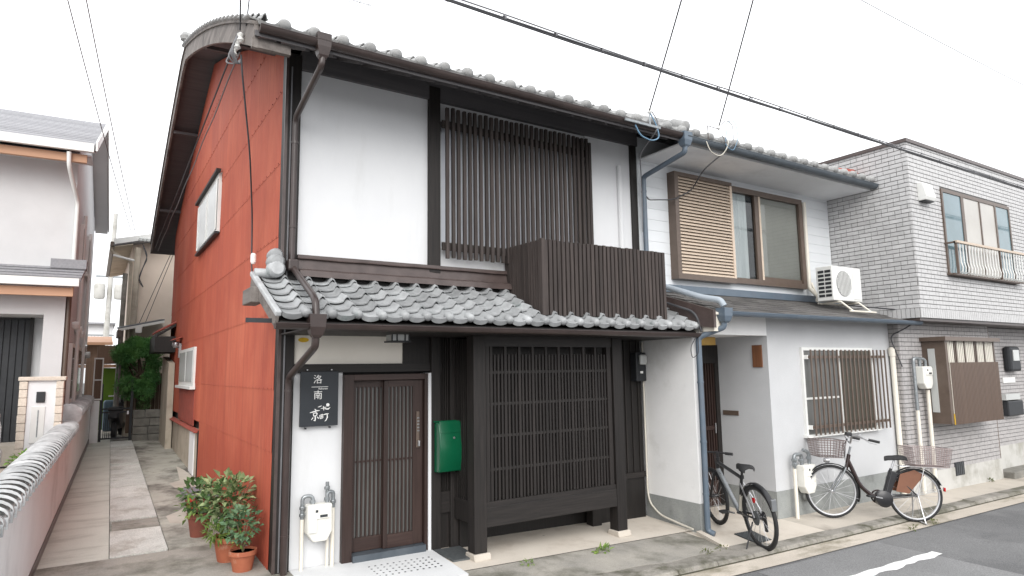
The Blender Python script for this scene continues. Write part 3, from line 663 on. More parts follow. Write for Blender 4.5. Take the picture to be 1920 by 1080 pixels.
# big window
wn = bx('window', bronze, H2, 8.52, 10.50, 6.76, 6.87, 3.27, 3.36)
bx('frame', bronze, wn, 8.52, 10.50, 6.76, 6.87, 4.78, 4.87); bx('frame', bronze, wn, 8.52, 8.56, 6.76, 6.86, 3.36, 4.78); bx('frame', bronze, wn, 10.40, 10.50, 6.76, 6.86, 3.36, 4.78)
bx('sash', bronze, wn, 9.20, 9.30, 6.78, 6.84, 3.36, 4.78); bx('sash', shutter_tan, wn, 9.30, 9.345, 6.775, 6.83, 3.36, 4.78)
bx('sash', bronze, wn, 9.345, 10.40, 6.79, 6.83, 3.36, 3.42)
MB().poly([(8.56, 6.815, 3.36), (9.20, 6.815, 3.36), (9.20, 6.815, 4.78), (8.56, 6.815, 4.78)]).build('glass', clear_glass, wn); MB().poly([(9.345, 6.80, 3.42), (10.40, 6.80, 3.42), (10.40, 6.80, 4.78), (9.345, 6.80, 4.78)]).build('glass', clear_glass, wn); bx('blind', frost_tan, wn, 9.345, 10.40, 6.82, 6.83, 3.42, 4.78)
cu = MB(); cu.grid([[(8.56+i*.012, 6.833+.004*math.sin(i*1.1), z) for i in range(40)] for z in (3.36, 4.78)]); cu.build('curtain', curtain, wn, smooth=60)
bx('dark_room', dark_glass, wn, 8.60, 9.25, 6.840, 6.846, 3.36, 4.78)
sh = bx('shutter', bronze, H2, 7.23, 8.54, 6.70, 6.86, 3.25, 3.33)
bx('frame', bronze, sh, 7.23, 8.54, 6.70, 6.86, 4.83, 4.89); bx('frame', bronze, sh, 7.23, 7.31, 6.70, 6.86, 3.33, 4.83); bx('frame', shutter_tan, sh, 8.49, 8.54, 6.70, 6.86, 3.33, 4.83)
bx('back', bronze, sh, 7.31, 8.49, 6.76, 6.78, 3.33, 4.83)
sm = MB().prism([(6.70, -.002), (6.70, .004), (6.735, .046), (6.745, .046), (6.745, .04)], 'x', 7.31, 8.49).mesh('louvre', shutter_tan, (7.3, 6.7, 0))
for i in range(30): inst(sm, 'louvre', sh, (7.3, 6.7, 3.335+i*.05))
pipe('white_pipe', ivory, H2, [(10.62, 6.80, 4.85), (10.61, 6.80, 3.3), (10.58, 6.62, 3.12), (10.2, 6.4, 3.03)], .035, .06)
pipe('white_pipe', ivory, H2, [(10.68, 6.80, 3.4), (10.68, 6.70, 3.12), (10.85, 6.5, 3.06), (11.1, 6.4, 3.02)], .02, .06)
bx('sill_flashing', blue_pipe, H2, 6.80, 11.42, 6.76, 6.85, 3.05, 3.16)
# lower slate roof
lr2 = MB().slab([[(11.44, 5.60, 2.655), (6.80, 5.60, 2.655)], [(11.44, 6.86, 3.06), (6.80, 6.86, 3.06)]], (0, 0, -.035)).build('lower_roof', slate, H2)
sm = MB().slab([[(.325, 0, .012), (0, 0, .012)], [(.325, .2, .004), (0, .2, .004)]], (0, 0, -.008)).mesh('slate', slate)
la2 = math.atan2(.405, 1.26)
for r_ in range(8):
    s = r_*.162; y = 5.60+s*math.cos(la2); z = 2.66+s*math.sin(la2)
    for c in range(14):
        x = 6.80+c*.33-(.165 if r_ % 2 else 0)
        if x < 6.78 or x > 11.2: continue
        inst(sm, 'slate', lr2, (x, y, z), (la2-.01, 0, 0))
MB().prism([(5.58, 2.44), (5.58, 2.665), (6.86, 3.07), (6.86, 2.6)], 'x', 6.615, 6.66).build('vergeboard', brown_metal, lr2)
bx('white_verge', ivory, lr2, 6.66, 6.80, 5.62, 6.6, 2.40, 2.62); MB().slab([[(6.80, 5.59, 2.64), (6.66, 5.59, 2.64)], [(6.80, 6.86, 3.045), (6.66, 6.86, 3.045)]], (0, 0, -.03)).build('white_verge_top', ivory, lr2)
gutter('lower_gutter', blue_pipe, H2, 6.85, 11.72, 5.545, 2.645, .055)
pipe('roof_pipe', mat('pale_blue_pipe', (.36, .40, .44), (.30, .34, .38), .45, 5), H2, [(6.66, 6.74, 3.30), (6.66, 6.66, 3.14), (6.70, 5.85, 2.86), (6.78, 5.60, 2.80), (6.80, 5.56, 2.72)], .042, .07)
hopper('hopper', blue_pipe, H2, 6.80, 5.56, 2.60, .15, .19)
pipe('downpipe', blue_pipe, H2, [(6.80, 5.57, 2.52), (6.80, 5.58, 2.45), (6.63, 5.86, 2.33), (6.63, 5.86, -.10), (6.66, 5.78, -.13)], .038, .06, [(6.63, 5.86, 1.75), (6.63, 5.86, 1.0), (6.63, 5.86, .35)])
# porch and front walls
bx('wing_wall', plaster_low, H2, 6.60, 6.70, 5.94, 6.88, .22, 2.42); bx('wing_plinth', plinth, H2, 6.595, 6.71, 5.935, 6.885, -.3, .22)
bx('header', plaster_low, H2, 6.70, 8.15, 5.94, 6.06, 2.38, 2.66)
bx('porch_ceiling', plaster_low, H2, 6.70, 8.15, 6.06, 6.9, 2.39, 2.44)
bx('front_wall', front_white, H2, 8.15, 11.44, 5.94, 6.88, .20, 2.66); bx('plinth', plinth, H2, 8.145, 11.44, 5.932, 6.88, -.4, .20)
bx('porch_back_wall', plaster_low, H2, 6.70, 8.15, 6.90, 7.0, -.2, 2.42)
bx('front_wall_back', white_wall, H2, 6.64, 11.43, 7.0, 9.0, -.3, 2.6)
pd = bx('porch_door', black_wood, H2, 7.05, 7.12, 6.83, 6.90, -.1, 2.28)
bx('frame', black_wood, pd, 8.06, 8.145, 6.83, 6.90, -.1, 2.28); bx('frame', black_wood, pd, 7.12, 8.06, 6.83, 6.90, 2.0, 2.28); bx('panel', dark_glass, pd, 7.12, 8.06, 6.88, 6.895, -.1, 2.0)
for i in range(17): x = 7.15+i*.056; bx('slat', door_wood, pd, x-.011, x+.011, 6.85, 6.88, .25, 2.0)
bx('rail', door_wood_x, pd, 7.12, 8.06, 6.84, 6.88, -.1, .25); bx('rail', door_wood_x, pd, 7.12, 8.06, 6.843, 6.87, 1.0, 1.06)
bx('handle', alu, pd, 8.0, 8.02, 6.82, 6.83, .95, 1.1)
bx('mail_slot', bronze, H2, 8.135, 8.15, 6.50, 6.78, 1.22, 1.29); bx('lamp', amber, H2, 7.5, 7.86, 6.62, 6.86, 2.27, 2.385)
bx('name_board', name_wood, H2, 8.128, 8.15, 6.03, 6.19, 1.93, 2.25, bevel=.004)
# barred window
wb = bx('barred_window', white_metal, H2, 8.90, 10.82, 5.90, 5.95, 2.17, 2.215)
bx('frame', white_metal, wb, 8.90, 8.94, 5.90, 5.95, .93, 2.17); bx('frame', white_metal, wb, 10.78, 10.82, 5.90, 5.95, .93, 2.17); bx('sill', white_metal, wb, 8.86, 10.86, 5.86, 5.95, .89, .93)
bx('sash', white_metal, wb, 9.84, 9.88, 5.905, 5.945, .93, 2.17); bx('sash', white_metal, wb, 8.94, 9.84, 5.91, 5.94, 1.44, 1.47)
bx('glass', frost_grey, wb, 8.94, 9.84, 5.925, 5.93, .93, 2.17); bx('glass', mat('curtain_dark', (.075, .068, .05), (.06, .055, .04), .3, 8, ZG, spec=.6), wb, 9.88, 10.78, 5.925, 5.93, .93, 2.17)
sm = MB().box(-.013, .013, -.008, .008, 0, 1.26).mesh('bar', bronze)
for i in range(19): inst(sm, 'bar', wb, (lerp(8.99, 11.03, i/18), 5.815, .92))
for z in (1.04, 2.07): bx('bar_rail', bronze, wb, 8.96, 11.06, 5.825, 5.845, z-.02, z+.02)
for x, z in ((8.97, 1.04), (8.97, 2.07), (11.02, 1.04), (11.02, 2.07)): bx('bracket', white_metal, wb, x-.03, x+.0, 5.845, 5.94, z-.03, z+.03)
pipe('vent_pipe', ivory, H2, [(11.40, 5.88, 2.14), (11.40, 5.88, -.18)], .042, .05); MB().lathe([(.055, 0), (.06, .12), (.03, .15)], (11.40, 5.88, 2.08), 14).build('pipe_cap', ivory, H2, smooth=40)

# ---------------------------------------------------------------- grey brick house
H3 = thing('brick_house', 'flat-roofed house clad in grey brick tiles with a balcony rail under its upper window', 'house', (13.5, 6.0, -.2))
bx('upper_wall', mortar, H3, 11.458, 22.6, 5.40, 12, 2.70, 5.70); bx('lower_wall', mortar, H3, 11.458, 14.80, 5.79, 12, .12, 2.72); bx('entry_wall', mortar, H3, 14.80, 22.6, 5.96, 12, -.3, 2.7)
bx('footing', pale_base, H3, 11.45, 14.82, 5.765, 7.0, -.45, .12); bx('coping', brown_metal, H3, 11.42, 22.65, 5.36, 12.05, 5.70, 5.76)
bx('soffit', brown_metal, H3, 11.47, 22.6, 5.42, 6.39, 2.655, 2.70)
cand = []; rest = {'u': MB(), 'l': MB()}
def brick_run(plane, a0, a1, z0, z1, fixed, key, holes=()):
    rh = .0735; z = z0; row = 0
    while z < z1-.02:
        a = a0-((row*.107) % .328); k = 0
        while a < a1:
            L_ = .212 if k % 2 == 0 else .098; k += 1
            b0, b1 = max(a, a0), min(a+L_, a1); a += L_+.009
            segs = [(b0, b1)]
            for h in holes:
                if h[2] < z+rh*.6 and h[3] > z+rh*.4:
                    segs = [q for p_, r_ in segs for q in ((p_, min(r_, h[0])), (max(p_, h[1]), r_)) if q[1] > q[0]]
            for b0, b1 in segs:
                if b1-b0 > .008: cand.append((plane, b0, b1, z, min(z+rh-.0125, z1), fixed, key))
        z += rh; row += 1
brick_run('x', 5.395, 7.1, 2.87, 5.70, 11.452, 'u')
brick_run('y', 11.458, 22.6, 2.87, 5.70, 5.392, 'u', [(12.50, 15.27, 3.50, 5.04)])
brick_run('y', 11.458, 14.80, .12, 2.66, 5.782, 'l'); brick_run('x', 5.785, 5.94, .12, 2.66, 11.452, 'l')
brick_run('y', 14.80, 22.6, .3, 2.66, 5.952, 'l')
def addb(mb, c):
    p, b0, b1, z0, z1, f, k = c
    if p == 'x': mb.box(f-.006, f+.012, b0, b1, z0, z1)
    else: mb.box(b0, b1, f-.006, f+.012, z0, z1)
nb = 0; bm_cache = {}
for c in cand:
    if c[0] == 'x' and c[6] == 'u' and nb < 290 and c[1] < 6.9:
        q = (round(c[2]-c[1], 3), round(c[4]-c[3], 3))
        if q not in bm_cache: bm_cache[q] = MB().box(-.006, .012, 0, q[0], 0, q[1]).mesh('brick', brick_grey)
        inst(bm_cache[q], 'brick', H3, (c[5], c[1], c[3])); nb += 1
    else: addb(rest[c[6]], c)
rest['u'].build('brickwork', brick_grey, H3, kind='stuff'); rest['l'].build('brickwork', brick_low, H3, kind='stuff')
sold = MB(); i = 0
while 11.458+i*.0735 < 22.6: sold.box(11.46+i*.0735, 11.46+i*.0735+.064, 5.386, 5.41, 2.705, 2.862); i += 1
for i in range(22): sold.box(11.446, 11.47, 5.41+i*.0735, 5.41+i*.0735+.064, 2.705, 2.862)
sold.build('soldier_course', brick_grey, H3, kind='stuff')
# upper window with four lights and its rail
w = bx('window', bronze, H3, 12.50, 15.27, 5.36, 5.46, 4.97, 5.03)
bx('frame', bronze, w, 12.50, 12.55, 5.36, 5.46, 3.51, 4.97); bx('frame', bronze, w, 15.22, 15.27, 5.36, 5.46, 3.51, 4.97); bx('sill', bronze, w, 12.47, 15.3, 5.33, 5.46, 3.47, 3.51)
for a, b, m_ in ((12.55, 13.22, blue_glass), (13.32, 13.95, frost_tan), (13.99, 14.60, frost_tan), (14.66, 15.22, blue_glass)): bx('pane', m_, w, a, b, 5.375, 5.388, 3.51, 4.97)
for a, b in ((13.22, 13.32), (13.95, 13.99), (14.60, 14.66)): bx('mullion', bronze, w, a, b, 5.362, 5.44, 3.51, 4.97)
rl = thing('window_rail', 'white curved-bar window rail with bronze frame on the grey brick house', 'rail', (12.6, 5.2, 3.5))
def baluster(x):
    return MB().tube([(x, 5.21, 4.02), (x, 5.21, 3.70), (x, 5.19, 3.60), (x, 5.20, 3.52), (x, 5.28, 3.49)], .010, 6)
bmh = baluster(0).mesh('baluster', white_metal)
for i in range(25): inst(bmh, 'baluster', rl, (12.62+i*.115, 0, 0))
MB().box(12.48, 15.5, 5.18, 5.24, 4.02, 4.06).build('top_rail', shutter_tan, rl); MB().box(12.48, 15.5, 5.26, 5.30, 3.47, 3.50).build('bottom_rail', bronze, rl); MB().box(12.48, 12.51, 5.21, 5.40, 4.02, 4.05).build('end_rail', bronze, rl)
for x in (12.50, 14.2): MB().box(x, x+.03, 5.20, 5.24, 3.48, 4.02).build('rail_post', bronze, rl)
# vent hood
vt_ = thing('vent_hood', 'square white vent hood on the grey brick wall', 'vent', (11.85, 5.38, 4.7))
MB().prism([(5.388, 4.70), (5.26, 4.70), (5.24, 4.76), (5.29, 5.0), (5.388, 5.02)], 'x', 11.70, 12.02).build('hood', white_metal, vt_, bevel=.01); MB().box(11.72, 12.0, 5.27, 5.38, 4.685, 4.70).build('grille', dark_iron, vt_)
# screened bay window
bw = bx('bay_window', bronze, H3, 12.18, 14.16, 5.44, 5.78, .93, 1.0)
bx('top', bronze, bw, 12.12, 14.22, 5.36, 5.78, 2.33, 2.40); bx('side_panel', bronze, bw, 12.18, 12.215, 5.44, 5.78, 1.0, 2.33); bx('side_panel', bronze, bw, 14.12, 14.16, 5.44, 5.78, 1.0, 2.33); bx('side_light', frost, bw, 12.17, 12.18, 5.57, 5.68, 1.12, 2.2)
bx('corner_post', bronze, bw, 12.18, 12.26, 5.40, 5.44, .93, 2.33)
bx('glass', dark_glass, bw, 12.22, 14.12, 5.50, 5.51, 1.0, 2.33); 
for i in range(30):
    x = 12.29+i*.063; bx('slat', ivory if i % 12 not in (5, 6, 11) else bronze, bw, x-.012, x+.012, 5.44, 5.46, 1.95, 2.33)
scr = MB(); rows = []
for z in (.915, 1.96): rows.append([(12.27+i*.0125, 5.405+(.006 if i % 4 < 2 else -.004), z) for i in range(151)])
scr.grid(rows); scr.build('screen', stripe_awn, bw)
bx('yellow_tag', yellow, bw, 12.262, 12.275, 5.388, 5.398, .92, 1.1); bx('cord', cable_white, bw, 12.262, 12.270, 5.390, 5.397, 1.1, 2.3)
bx('footing_vent', dark_iron, H3, 12.95, 13.28, 5.758, 5.78, -.03, .2)
for i in range(4): bx('vent_bar', steel_grate, H3, 12.99+i*.07, 13.01+i*.07, 5.752, 5.758, -.02, .19)
bx('entry_post', bronze, H3, 14.81, 14.92, 5.81, 5.97, -.2, 2.65); bx('entry_step', house_stone, H3, 14.93, 22.5, 5.62, 6.0, -.5, -.14, bevel=.015)
MB().box(14.93, 22.6, 5.935, 5.98, -.2, .3).build('entry_footing', pale_base, H3)
# things by the entry
em2 = thing('electric_meter', 'dark grey electricity meter high beside the brick house entry', 'meter', (16.05, 5.9, 2.0))
MB().box(15.80, 16.30, 5.80, 5.945, 1.76, 2.27).build('case', dark_iron, em2, bevel=.05); MB().box(15.90, 16.18, 5.785, 5.80, 1.98, 2.2).build('dial', frost, em2)
mp = thing('mail_box', 'small black wall letter box beside the brick house entry under white plates', 'mailbox', (15.9, 5.9, 1.0))
MB().box(15.57, 16.28, 5.84, 5.945, .87, 1.17).build('box', dark_iron, mp, bevel=.02); MB().box(15.55, 16.22, 5.86, 5.945, 1.19, 1.31).build('upper_plate', frost, mp); MB().box(15.68, 16.24, 5.925, 5.945, 1.53, 1.64).build('name_plate', white_metal, mp)

# ---------------------------------------------------------------- air conditioner on the lower roof
ac = thing('air_conditioner', 'white outdoor air-conditioning unit on a frame over the slate lower roof', 'air conditioner', (10.4, 6.1, 2.9))
MB().box(10.03, 10.86, 6.01, 6.30, 2.985, 3.555).build('casing', white_metal, ac, bevel=.015)
MB().lathe([(.001, -.003), (.20, -.003), (.215, 0), (.215, .01)], (10.34, 6.006, 3.27), 32, 'y').build('fan_ring', mat('fan_grey', (.30, .30, .30), (.24, .24, .24), .6, 20), ac)
for i in range(11):
    x = 10.34-.19+i*.038; hh = math.sqrt(max(.0, .208**2-(x-10.34)**2)); MB().box(x-.004, x+.004, 5.992, 6.0, 3.27-hh, 3.27+hh).build('grille_bar', white_metal, ac)
for k in range(7):
    for j in range(2): MB().box(10.024, 10.03, 6.04+j*.12, 6.14+j*.12, 3.05+k*.066, 3.092+k*.066).build('side_vent', dark_iron, ac)
MB().box(10.60, 10.84, 6.003, 6.01, 3.02, 3.52).build('service_panel', white_metal, ac, bevel=.004)
for x in (10.18, 10.70): MB().tube([(x, 6.34, 2.96), (x, 5.99, 2.965), (x+.0, 5.80, 2.80)], .016, 6).build('foot', ivory, ac)
MB().tube([(10.1, 5.80, 2.795), (10.85, 5.80, 2.795)], .016, 6).build('stand_bar', ivory, ac); MB().tube([(10.1, 6.33, 2.965), (10.85, 6.33, 2.965)], .016, 6).build('stand_bar', ivory, ac)

# ---------------------------------------------------------------- meters, sign, mailbox
def gas_meter(name, label, loc, w, h, pipes, s=1., rz=0):
    t = thing(name, label, 'gas meter', loc, rz, 'gas meters on the fronts')
    b = MB(); b.prism([(-w/2, h*.25), (-w/2, h), (w/2, h), (w/2, h*.25), (w*.3, 0), (-w*.25, 0)], 'y', -.16, -.02); b.build('body', meter_white, t, bevel=.018, local=True)
    b = MB().box(-w*.30, w*.42, -.175, -.155, h*.62, h*.93).build('cover', meter_white, t, bevel=.006, local=True)
    MB().box(-w*.02, w*.28, -.178, -.174, h*.66, h*.73).build('dial', dark_glass, t, local=True); MB().box(-w*.2, -w*.1, -.178, -.174, h*.8, h*.87).build('port', dark_glass, t, local=True)
    for pts, r, m_ in pipes: MB().tube(arc(pts, 5, .05), r, 10).build('pipe', m_, t, smooth=50, local=True)
    return t
t = gas_meter('gas_meter', 'white gas meter beside the sliding door below the black sign', (1.995, 6.87, .28), .25, .36,
  [([(-.155, -.07, -.30), (-.155, -.07, .22)], .020, ivory), ([(-.155, -.07, .20), (-.155, -.07, .44), (-.055, -.08, .44), (-.055, -.09, .34)], .019, zinc), ([(.155, -.07, -.28), (.155, -.07, .30)], .020, ivory), ([(.155, -.07, .29), (.155, -.07, .46), (.09, -.08, .46), (.09, -.09, .34)], .019, zinc), ([(.09, -.08, .42), (.09, -.08, .56)], .018, zinc), ([(.105, -.06, -.28), (.105, -.06, .05)], .016, ivory)])
MB().box(-.12, -.04, -.185, -.178, .10, .24).build('tag', white_metal, t, local=True)
for x, z in ((-.155, .26), (-.155, .33), (-.055, .38), (.155, .36), (.09, .50), (.09, .39)):
    MB().lathe([(.026, -.016), (.03, -.01), (.03, .01), (.026, .016)], (x, -.075, z), 8).build('fitting', zinc, t, local=True)
t = gas_meter('gas_meter', 'white gas meter low on the white wall next to the e-bike front wheel', (8.70, 5.92, .14), .27, .40,
  [([(-.25, -.08, -.36), (-.25, -.08, .38)], .026, ivory), ([(-.25, -.08, .36), (-.25, -.08, .55), (-.09, -.09, .55), (-.09, -.09, .40)], .026, zinc), ([(.09, -.09, .40), (.09, -.09, .56), (.0, -.06, .6)], .026, zinc), ([(-.02, -.06, 0), (-.02, -.06, -.08), (.12, -.04, -.10)], .03, plinth)])
for x, z in ((-.25, .42), (-.25, .48), (-.09, .46), (.09, .48)): MB().lathe([(.034, -.02), (.04, -.012), (.04, .012), (.034, .02)], (x, -.085, z), 8).build('fitting', zinc, t, local=True)
t = gas_meter('gas_meter', 'white gas meter on tall pipes on the grey brick wall', (11.98, 5.77, 1.52), .30, .38,
  [([(-.27, -.06, -1.7), (-.26, -.06, -.35)], .03, ivory), ([(-.26, -.06, -.36), (-.26, -.06, .52), (-.10, -.08, .52), (-.10, -.08, .36)], .028, zinc), ([(.10, -.08, -.02), (.12, -.06, -1.7)], .032, ivory), ([(.10, -.08, .36), (.10, -.08, .50), (.0, -.03, .52)], .026, zinc)])
# electric meter by the wing wall
em = thing('electric_meter', 'black electricity meter with clear dial beside the white wing wall', 'meter', (6.45, 6.8, 1.95))
MB().box(6.36, 6.55, 6.75, 6.88, 1.76, 2.16).build('case', dark_iron, em, bevel=.015); MB().box(6.40, 6.53, 6.70, 6.75, 1.99, 2.13).build('dial_cover', frost, em, bevel=.02); MB().box(6.43, 6.48, 6.745, 6.75, 1.87, 1.90).build('label_plate', letter_white, em)
# white conduit at the foot of the wing wall
tag(MB().tube(arc([(6.57, 6.84, 2.3), (6.57, 6.84, .25), (6.57, 6.80, .1), (6.55, 6.6, -.02), (6.53, 6.2, -.07), (6.52, 6.0, -.09)], 5, .15), .013, 8).build('conduit', cable_white, smooth=50), 'thin white conduit running down the corner and curving along the apron', 'pipe')
# green mailbox
mbx = thing('mail_box', 'glossy dark green mailbox with a bulged front mounted beside the sliding door', 'mailbox', (3.46, 6.78, .8))
yq = 6.79
prof = [(yq, .815), (yq, 1.365), (yq-.10, 1.375), (yq-.135, 1.25), (yq-.16, 1.10), (yq-.155, .95), (yq-.12, .83)]
MB().prism(prof, 'x', 3.285, 3.635).build('body', green_paint, mbx, bevel=.012, smooth=40)
MB().prism([(yq-.098, 1.378), (yq-.132, 1.26), (yq-.140, 1.255), (yq-.108, 1.385)], 'x', 3.30, 3.62).build('flap', green_paint, mbx, bevel=.004)
MB().lathe([(.001, -.006), (.012, -.005), (.012, 0)], (3.46, yq-.150, 1.20), 10, 'y').build('lock', alu, mbx)
MB().box(3.275, 3.645, yq-.02, yq+.005, 1.37, 1.385).build('lid_edge', green_paint, mbx)
# sign board with lettering
sg = thing('sign_board', 'black hanging sign board with white brushed characters left of the sliding door', 'sign', (1.99, 6.8, 1.4))
SGY = 6.80
MB().box(1.795, 2.185, SGY, SGY+.03, 1.402, 1.957).build('board', sign_black, sg, bevel=.003)
for x in (1.86, 2.11):
    MB().tube([(x, SGY-.004, 1.975), (x, SGY+.06, 1.975)], .006, 6).build('hook', alu, sg); MB().tube([(x, SGY+.015, 1.385), (x, SGY+.05, 1.385)], .01, 6).build('peg', dark_iron, sg)
def text(s, x, z, size, bold=0.):
    c = bpy.data.curves.new('lettering', 'FONT'); c.body = s; c.size = size; c.extrude = .0015; c.offset = bold; c.align_x = 'CENTER'; c.align_y = 'CENTER'
    to = bpy.data.objects.new('lettering_src', c); COL.objects.link(to); bpy.context.view_layer.update()
    me = bpy.data.meshes.new_from_object(to.evaluated_get(bpy.context.evaluated_depsgraph_get())); COL.objects.unlink(to); bpy.data.objects.remove(to)
    me.materials.clear(); me.materials.append(letter_white)
    o = inst(me, 'lettering', sg, (x, SGY-.003, z), (R(90), 0, 0)); return o
text('洛', 1.967, 1.872, .095); text('南', 1.972, 1.712, .095); text('Rakunan', 2.022, 1.782, .028)
MB().box(1.905, 2.075, SGY-.004, SGY, 1.798, 1.803).build('rule', letter_white, sg)
def stroke(pts, ws, name='lettering'):
    ps = [Vector((p[0], 0, p[1])) for p in pts]; mb = MB(); a = []; b = []
    fine = []
    for i in range(len(ps)-1):
        for k in range(4): fine.append((ps[i].lerp(ps[i+1], k/4), lerp(ws[i], ws[i+1], k/4)))
    fine.append((ps[-1], ws[-1]))
    for i, (p, wd) in enumerate(fine):
        q0 = fine[max(i-1, 0)][0]; q1 = fine[min(i+1, len(fine)-1)][0]; dd = (q1-q0).normalized(); nn = Vector((-dd.z, 0, dd.x))
        a.append(p+nn*wd/2); b.append(p-nn*wd/2)
    mb.slab([[(q.x, SGY-.004, q.z) for q in a], [(q.x, SGY-.004, q.z) for q in b]], (0, .003, 0)); return mb.build(name, letter_white, sg)
def sxz(u, v): return (1.795+(u-160)/545*.39, 1.957-(v-135)/775*.555)   # board layout measured in fractions of its face
for pts, ws in [([(410, 640), (440, 632), (465, 622)], (.004, .009, .003)), ([(450, 665), (495, 655), (535, 640)], (.003, .008, .004)), ([(490, 630), (492, 660), (496, 690)], (.010, .010, .005)), ([(500, 655), (530, 672), (560, 672), (588, 650)], (.005, .011, .013, .003)),
    ([(365, 665), (385, 685)], (.006, .009)), ([(298, 715), (350, 703), (400, 690), (437, 688)], (.005, .011, .010, .004)), ([(345, 725), (352, 765)], (.006, .010)), ([(345, 728), (385, 718), (400, 730), (393, 760)], (.006, .009, .010, .006)), ([(350, 765), (390, 757)], (.007, .007)), ([(372, 765), (376, 800), (372, 830), (350, 822)], (.010, .011, .010, .003)), ([(345, 785), (318, 815)], (.009, .004)), ([(398, 775), (425, 800)], (.006, .011)),
    ([(437, 755), (447, 805)], (.007, .008)), ([(440, 757), (478, 745), (485, 790)], (.006, .008, .007)), ([(460, 752), (466, 800)], (.006, .006)), ([(443, 780), (484, 770)], (.005, .005)), ([(447, 806), (486, 794)], (.006, .006)), ([(490, 752), (530, 742), (567, 738)], (.006, .010, .006)), ([(545, 742), (548, 790), (530, 830), (510, 845)], (.009, .011, .008, .002))]:
    stroke([sxz(*p) for p in pts], ws)
cx, cz = sxz(552, 613); MB().lathe([(.001, -.004), (.017, -.004), (.017, 0)], (cx, SGY, cz), 16, 'y').build('moon_mark', letter_white, sg)
# porch lantern under the lower eave
lm = thing('eave_lantern', 'small square lantern with pale panes hanging under the lower eave above the door', 'lamp', (2.71, 6.5, 2.4))
MB().box(2.61, 2.79, 6.37, 6.55, 2.265, 2.335).build('shade', frost, lm)
for x in (2.60, 2.655, 2.745, 2.79): MB().box(x-.006, x+.006, 6.36, 6.37, 2.255, 2.34).build('bar', dark_iron, lm)
MB().box(2.59, 2.81, 6.355, 6.56, 2.25, 2.266).build('base', dark_iron, lm)
# entrance slab with tactile studs
es = MB().slab([[(1.78, 5.95, G(1.78, 5.95)+.02), (3.26, 5.95, G(3.26, 5.95)+.02)], [(1.74, 6.86, .016), (3.26, 6.86, -.0)]], (0, 0, -.09)).build('entrance_slab', mat('slab_white', (.66, .665, .67), (.60, .605, .61), .8, 3, speck=.05), None, bevel=.01)
es['kind'] = 'structure'
def esz(x, y): return lerp(lerp(G(1.78, 5.95)+.02, .016, (y-5.95)/.91), lerp(G(3.26, 5.95)+.02, 0, (y-5.95)/.91), (x-1.75)/1.5)
sm = MB().lathe([(.001, .005), (.010, .005), (.013, 0)], (0, 0, 0), 8).mesh('stud', dark_iron)
for i in range(11):
    for k in range(5): x = 2.46+i*.066; y = 6.28+k*.075; inst(sm, 'stud', es, (x, y, esz(x, y)))
tag(MB().slab([[(3.30, 6.36, G(3.3, 6.36)+.03), (3.60, 6.36, G(3.6, 6.36)+.03)], [(3.27, 6.78, G(3.27, 6.78)+.034), (3.60, 6.78, G(3.6, 6.78)+.034)]], (0, 0, -.02)).build('cover_plate', steel_grate, None, bevel=.004), 'flat metal cover plate on the apron below the green mailbox', 'cover plate')
# grate in the porch
gt = thing('floor_grate', 'dark metal drain grate set in the porch floor behind the bicycle wheel', 'grate', (7.08, 5.53, G(7.08, 5.53)), 0)
MB().slab([[(6.87, 5.32, G(6.87, 5.32)+.002), (7.19, 5.35, G(7.19, 5.35)+.002)], [(6.97, 5.74, G(6.97, 5.74)+.002), (7.31, 5.72, G(7.31, 5.72)+.002)]], (0, 0, -.02)).build('frame', dark_iron, gt)
for i in range(9):
    a = (i+.5)/9; p0 = (lerp(6.88, 7.18, a), 5.335+.03*a*.8, 0); p1 = (lerp(6.97, 7.30, a), 5.735-.01*a, 0)
    MB().beam((p0[0], p0[1], G(p0[0], p0[1])+.006), (p1[0], p1[1], G(p1[0], p1[1])+.006), .018, .008).build('bar', steel_grate, gt)
# ---------------------------------------------------------------- bicycles (local: x forward, rear axle over the origin)
def wheel(parent, x, r, tyre_r, hubr=.022, sp=18, disc=False):
    w = MB(); pr = [(r-tyre_r+tyre_r*math.cos(a), tyre_r*math.sin(a)) for a in [2*math.pi*i/10 for i in range(10)]]
    w.lathe(pr, (x, 0, r), 44, 'y', closed=True); t = w.build('wheel', rubber, parent, smooth=60, local=True)
    q = r-2*tyre_r+.004; MB().lathe([(q, -.011), (q-.016, -.009), (q-.016, .009), (q, .011)], (x, 0, r), 44, 'y', closed=True).build('rim', alu if not disc else bike_black, t, smooth=50, local=True)
    s = MB()
    for i in range(sp):
        a = 2*math.pi*i/sp; sd = .025 if i % 2 else -.025; b = a+.35*(1 if i % 4 < 2 else -1)
        s.tube([(x+hubr*math.cos(b), sd, r+hubr*math.sin(b)), (x+(q-.012)*math.cos(a), 0, r+(q-.012)*math.sin(a))], .0021, 4, cap=False)
    s.build('spokes', alu, t, local=True)
    MB().lathe([(.012, -.05), (hubr, -.045), (hubr*.7, -.03), (hubr*.7, .03), (hubr, .045), (.012, .05)], (x, 0, r), 14, 'y').build('hub', bike_black if disc else alu, t, smooth=40, local=True)
    return t
def guard(parent, x, r, a0, a1, m, wd=.05):
    mb = MB(); rows = []
    for i in range(15):
        a = lerp(R(a0), R(a1), i/14); rr = r+.022; c, s_ = math.cos(a), math.sin(a)
        rows.append([(x+(rr-.012)*c, -wd/2, r+(rr-.012)*s_), (x+rr*c, -wd*.28, r+rr*s_), (x+rr*c, wd*.28, r+rr*s_), (x+(rr-.012)*c, wd/2, r+(rr-.012)*s_)])
    mb.grid(rows); return mb.build('mudguard', m, parent, smooth=60, local=True)
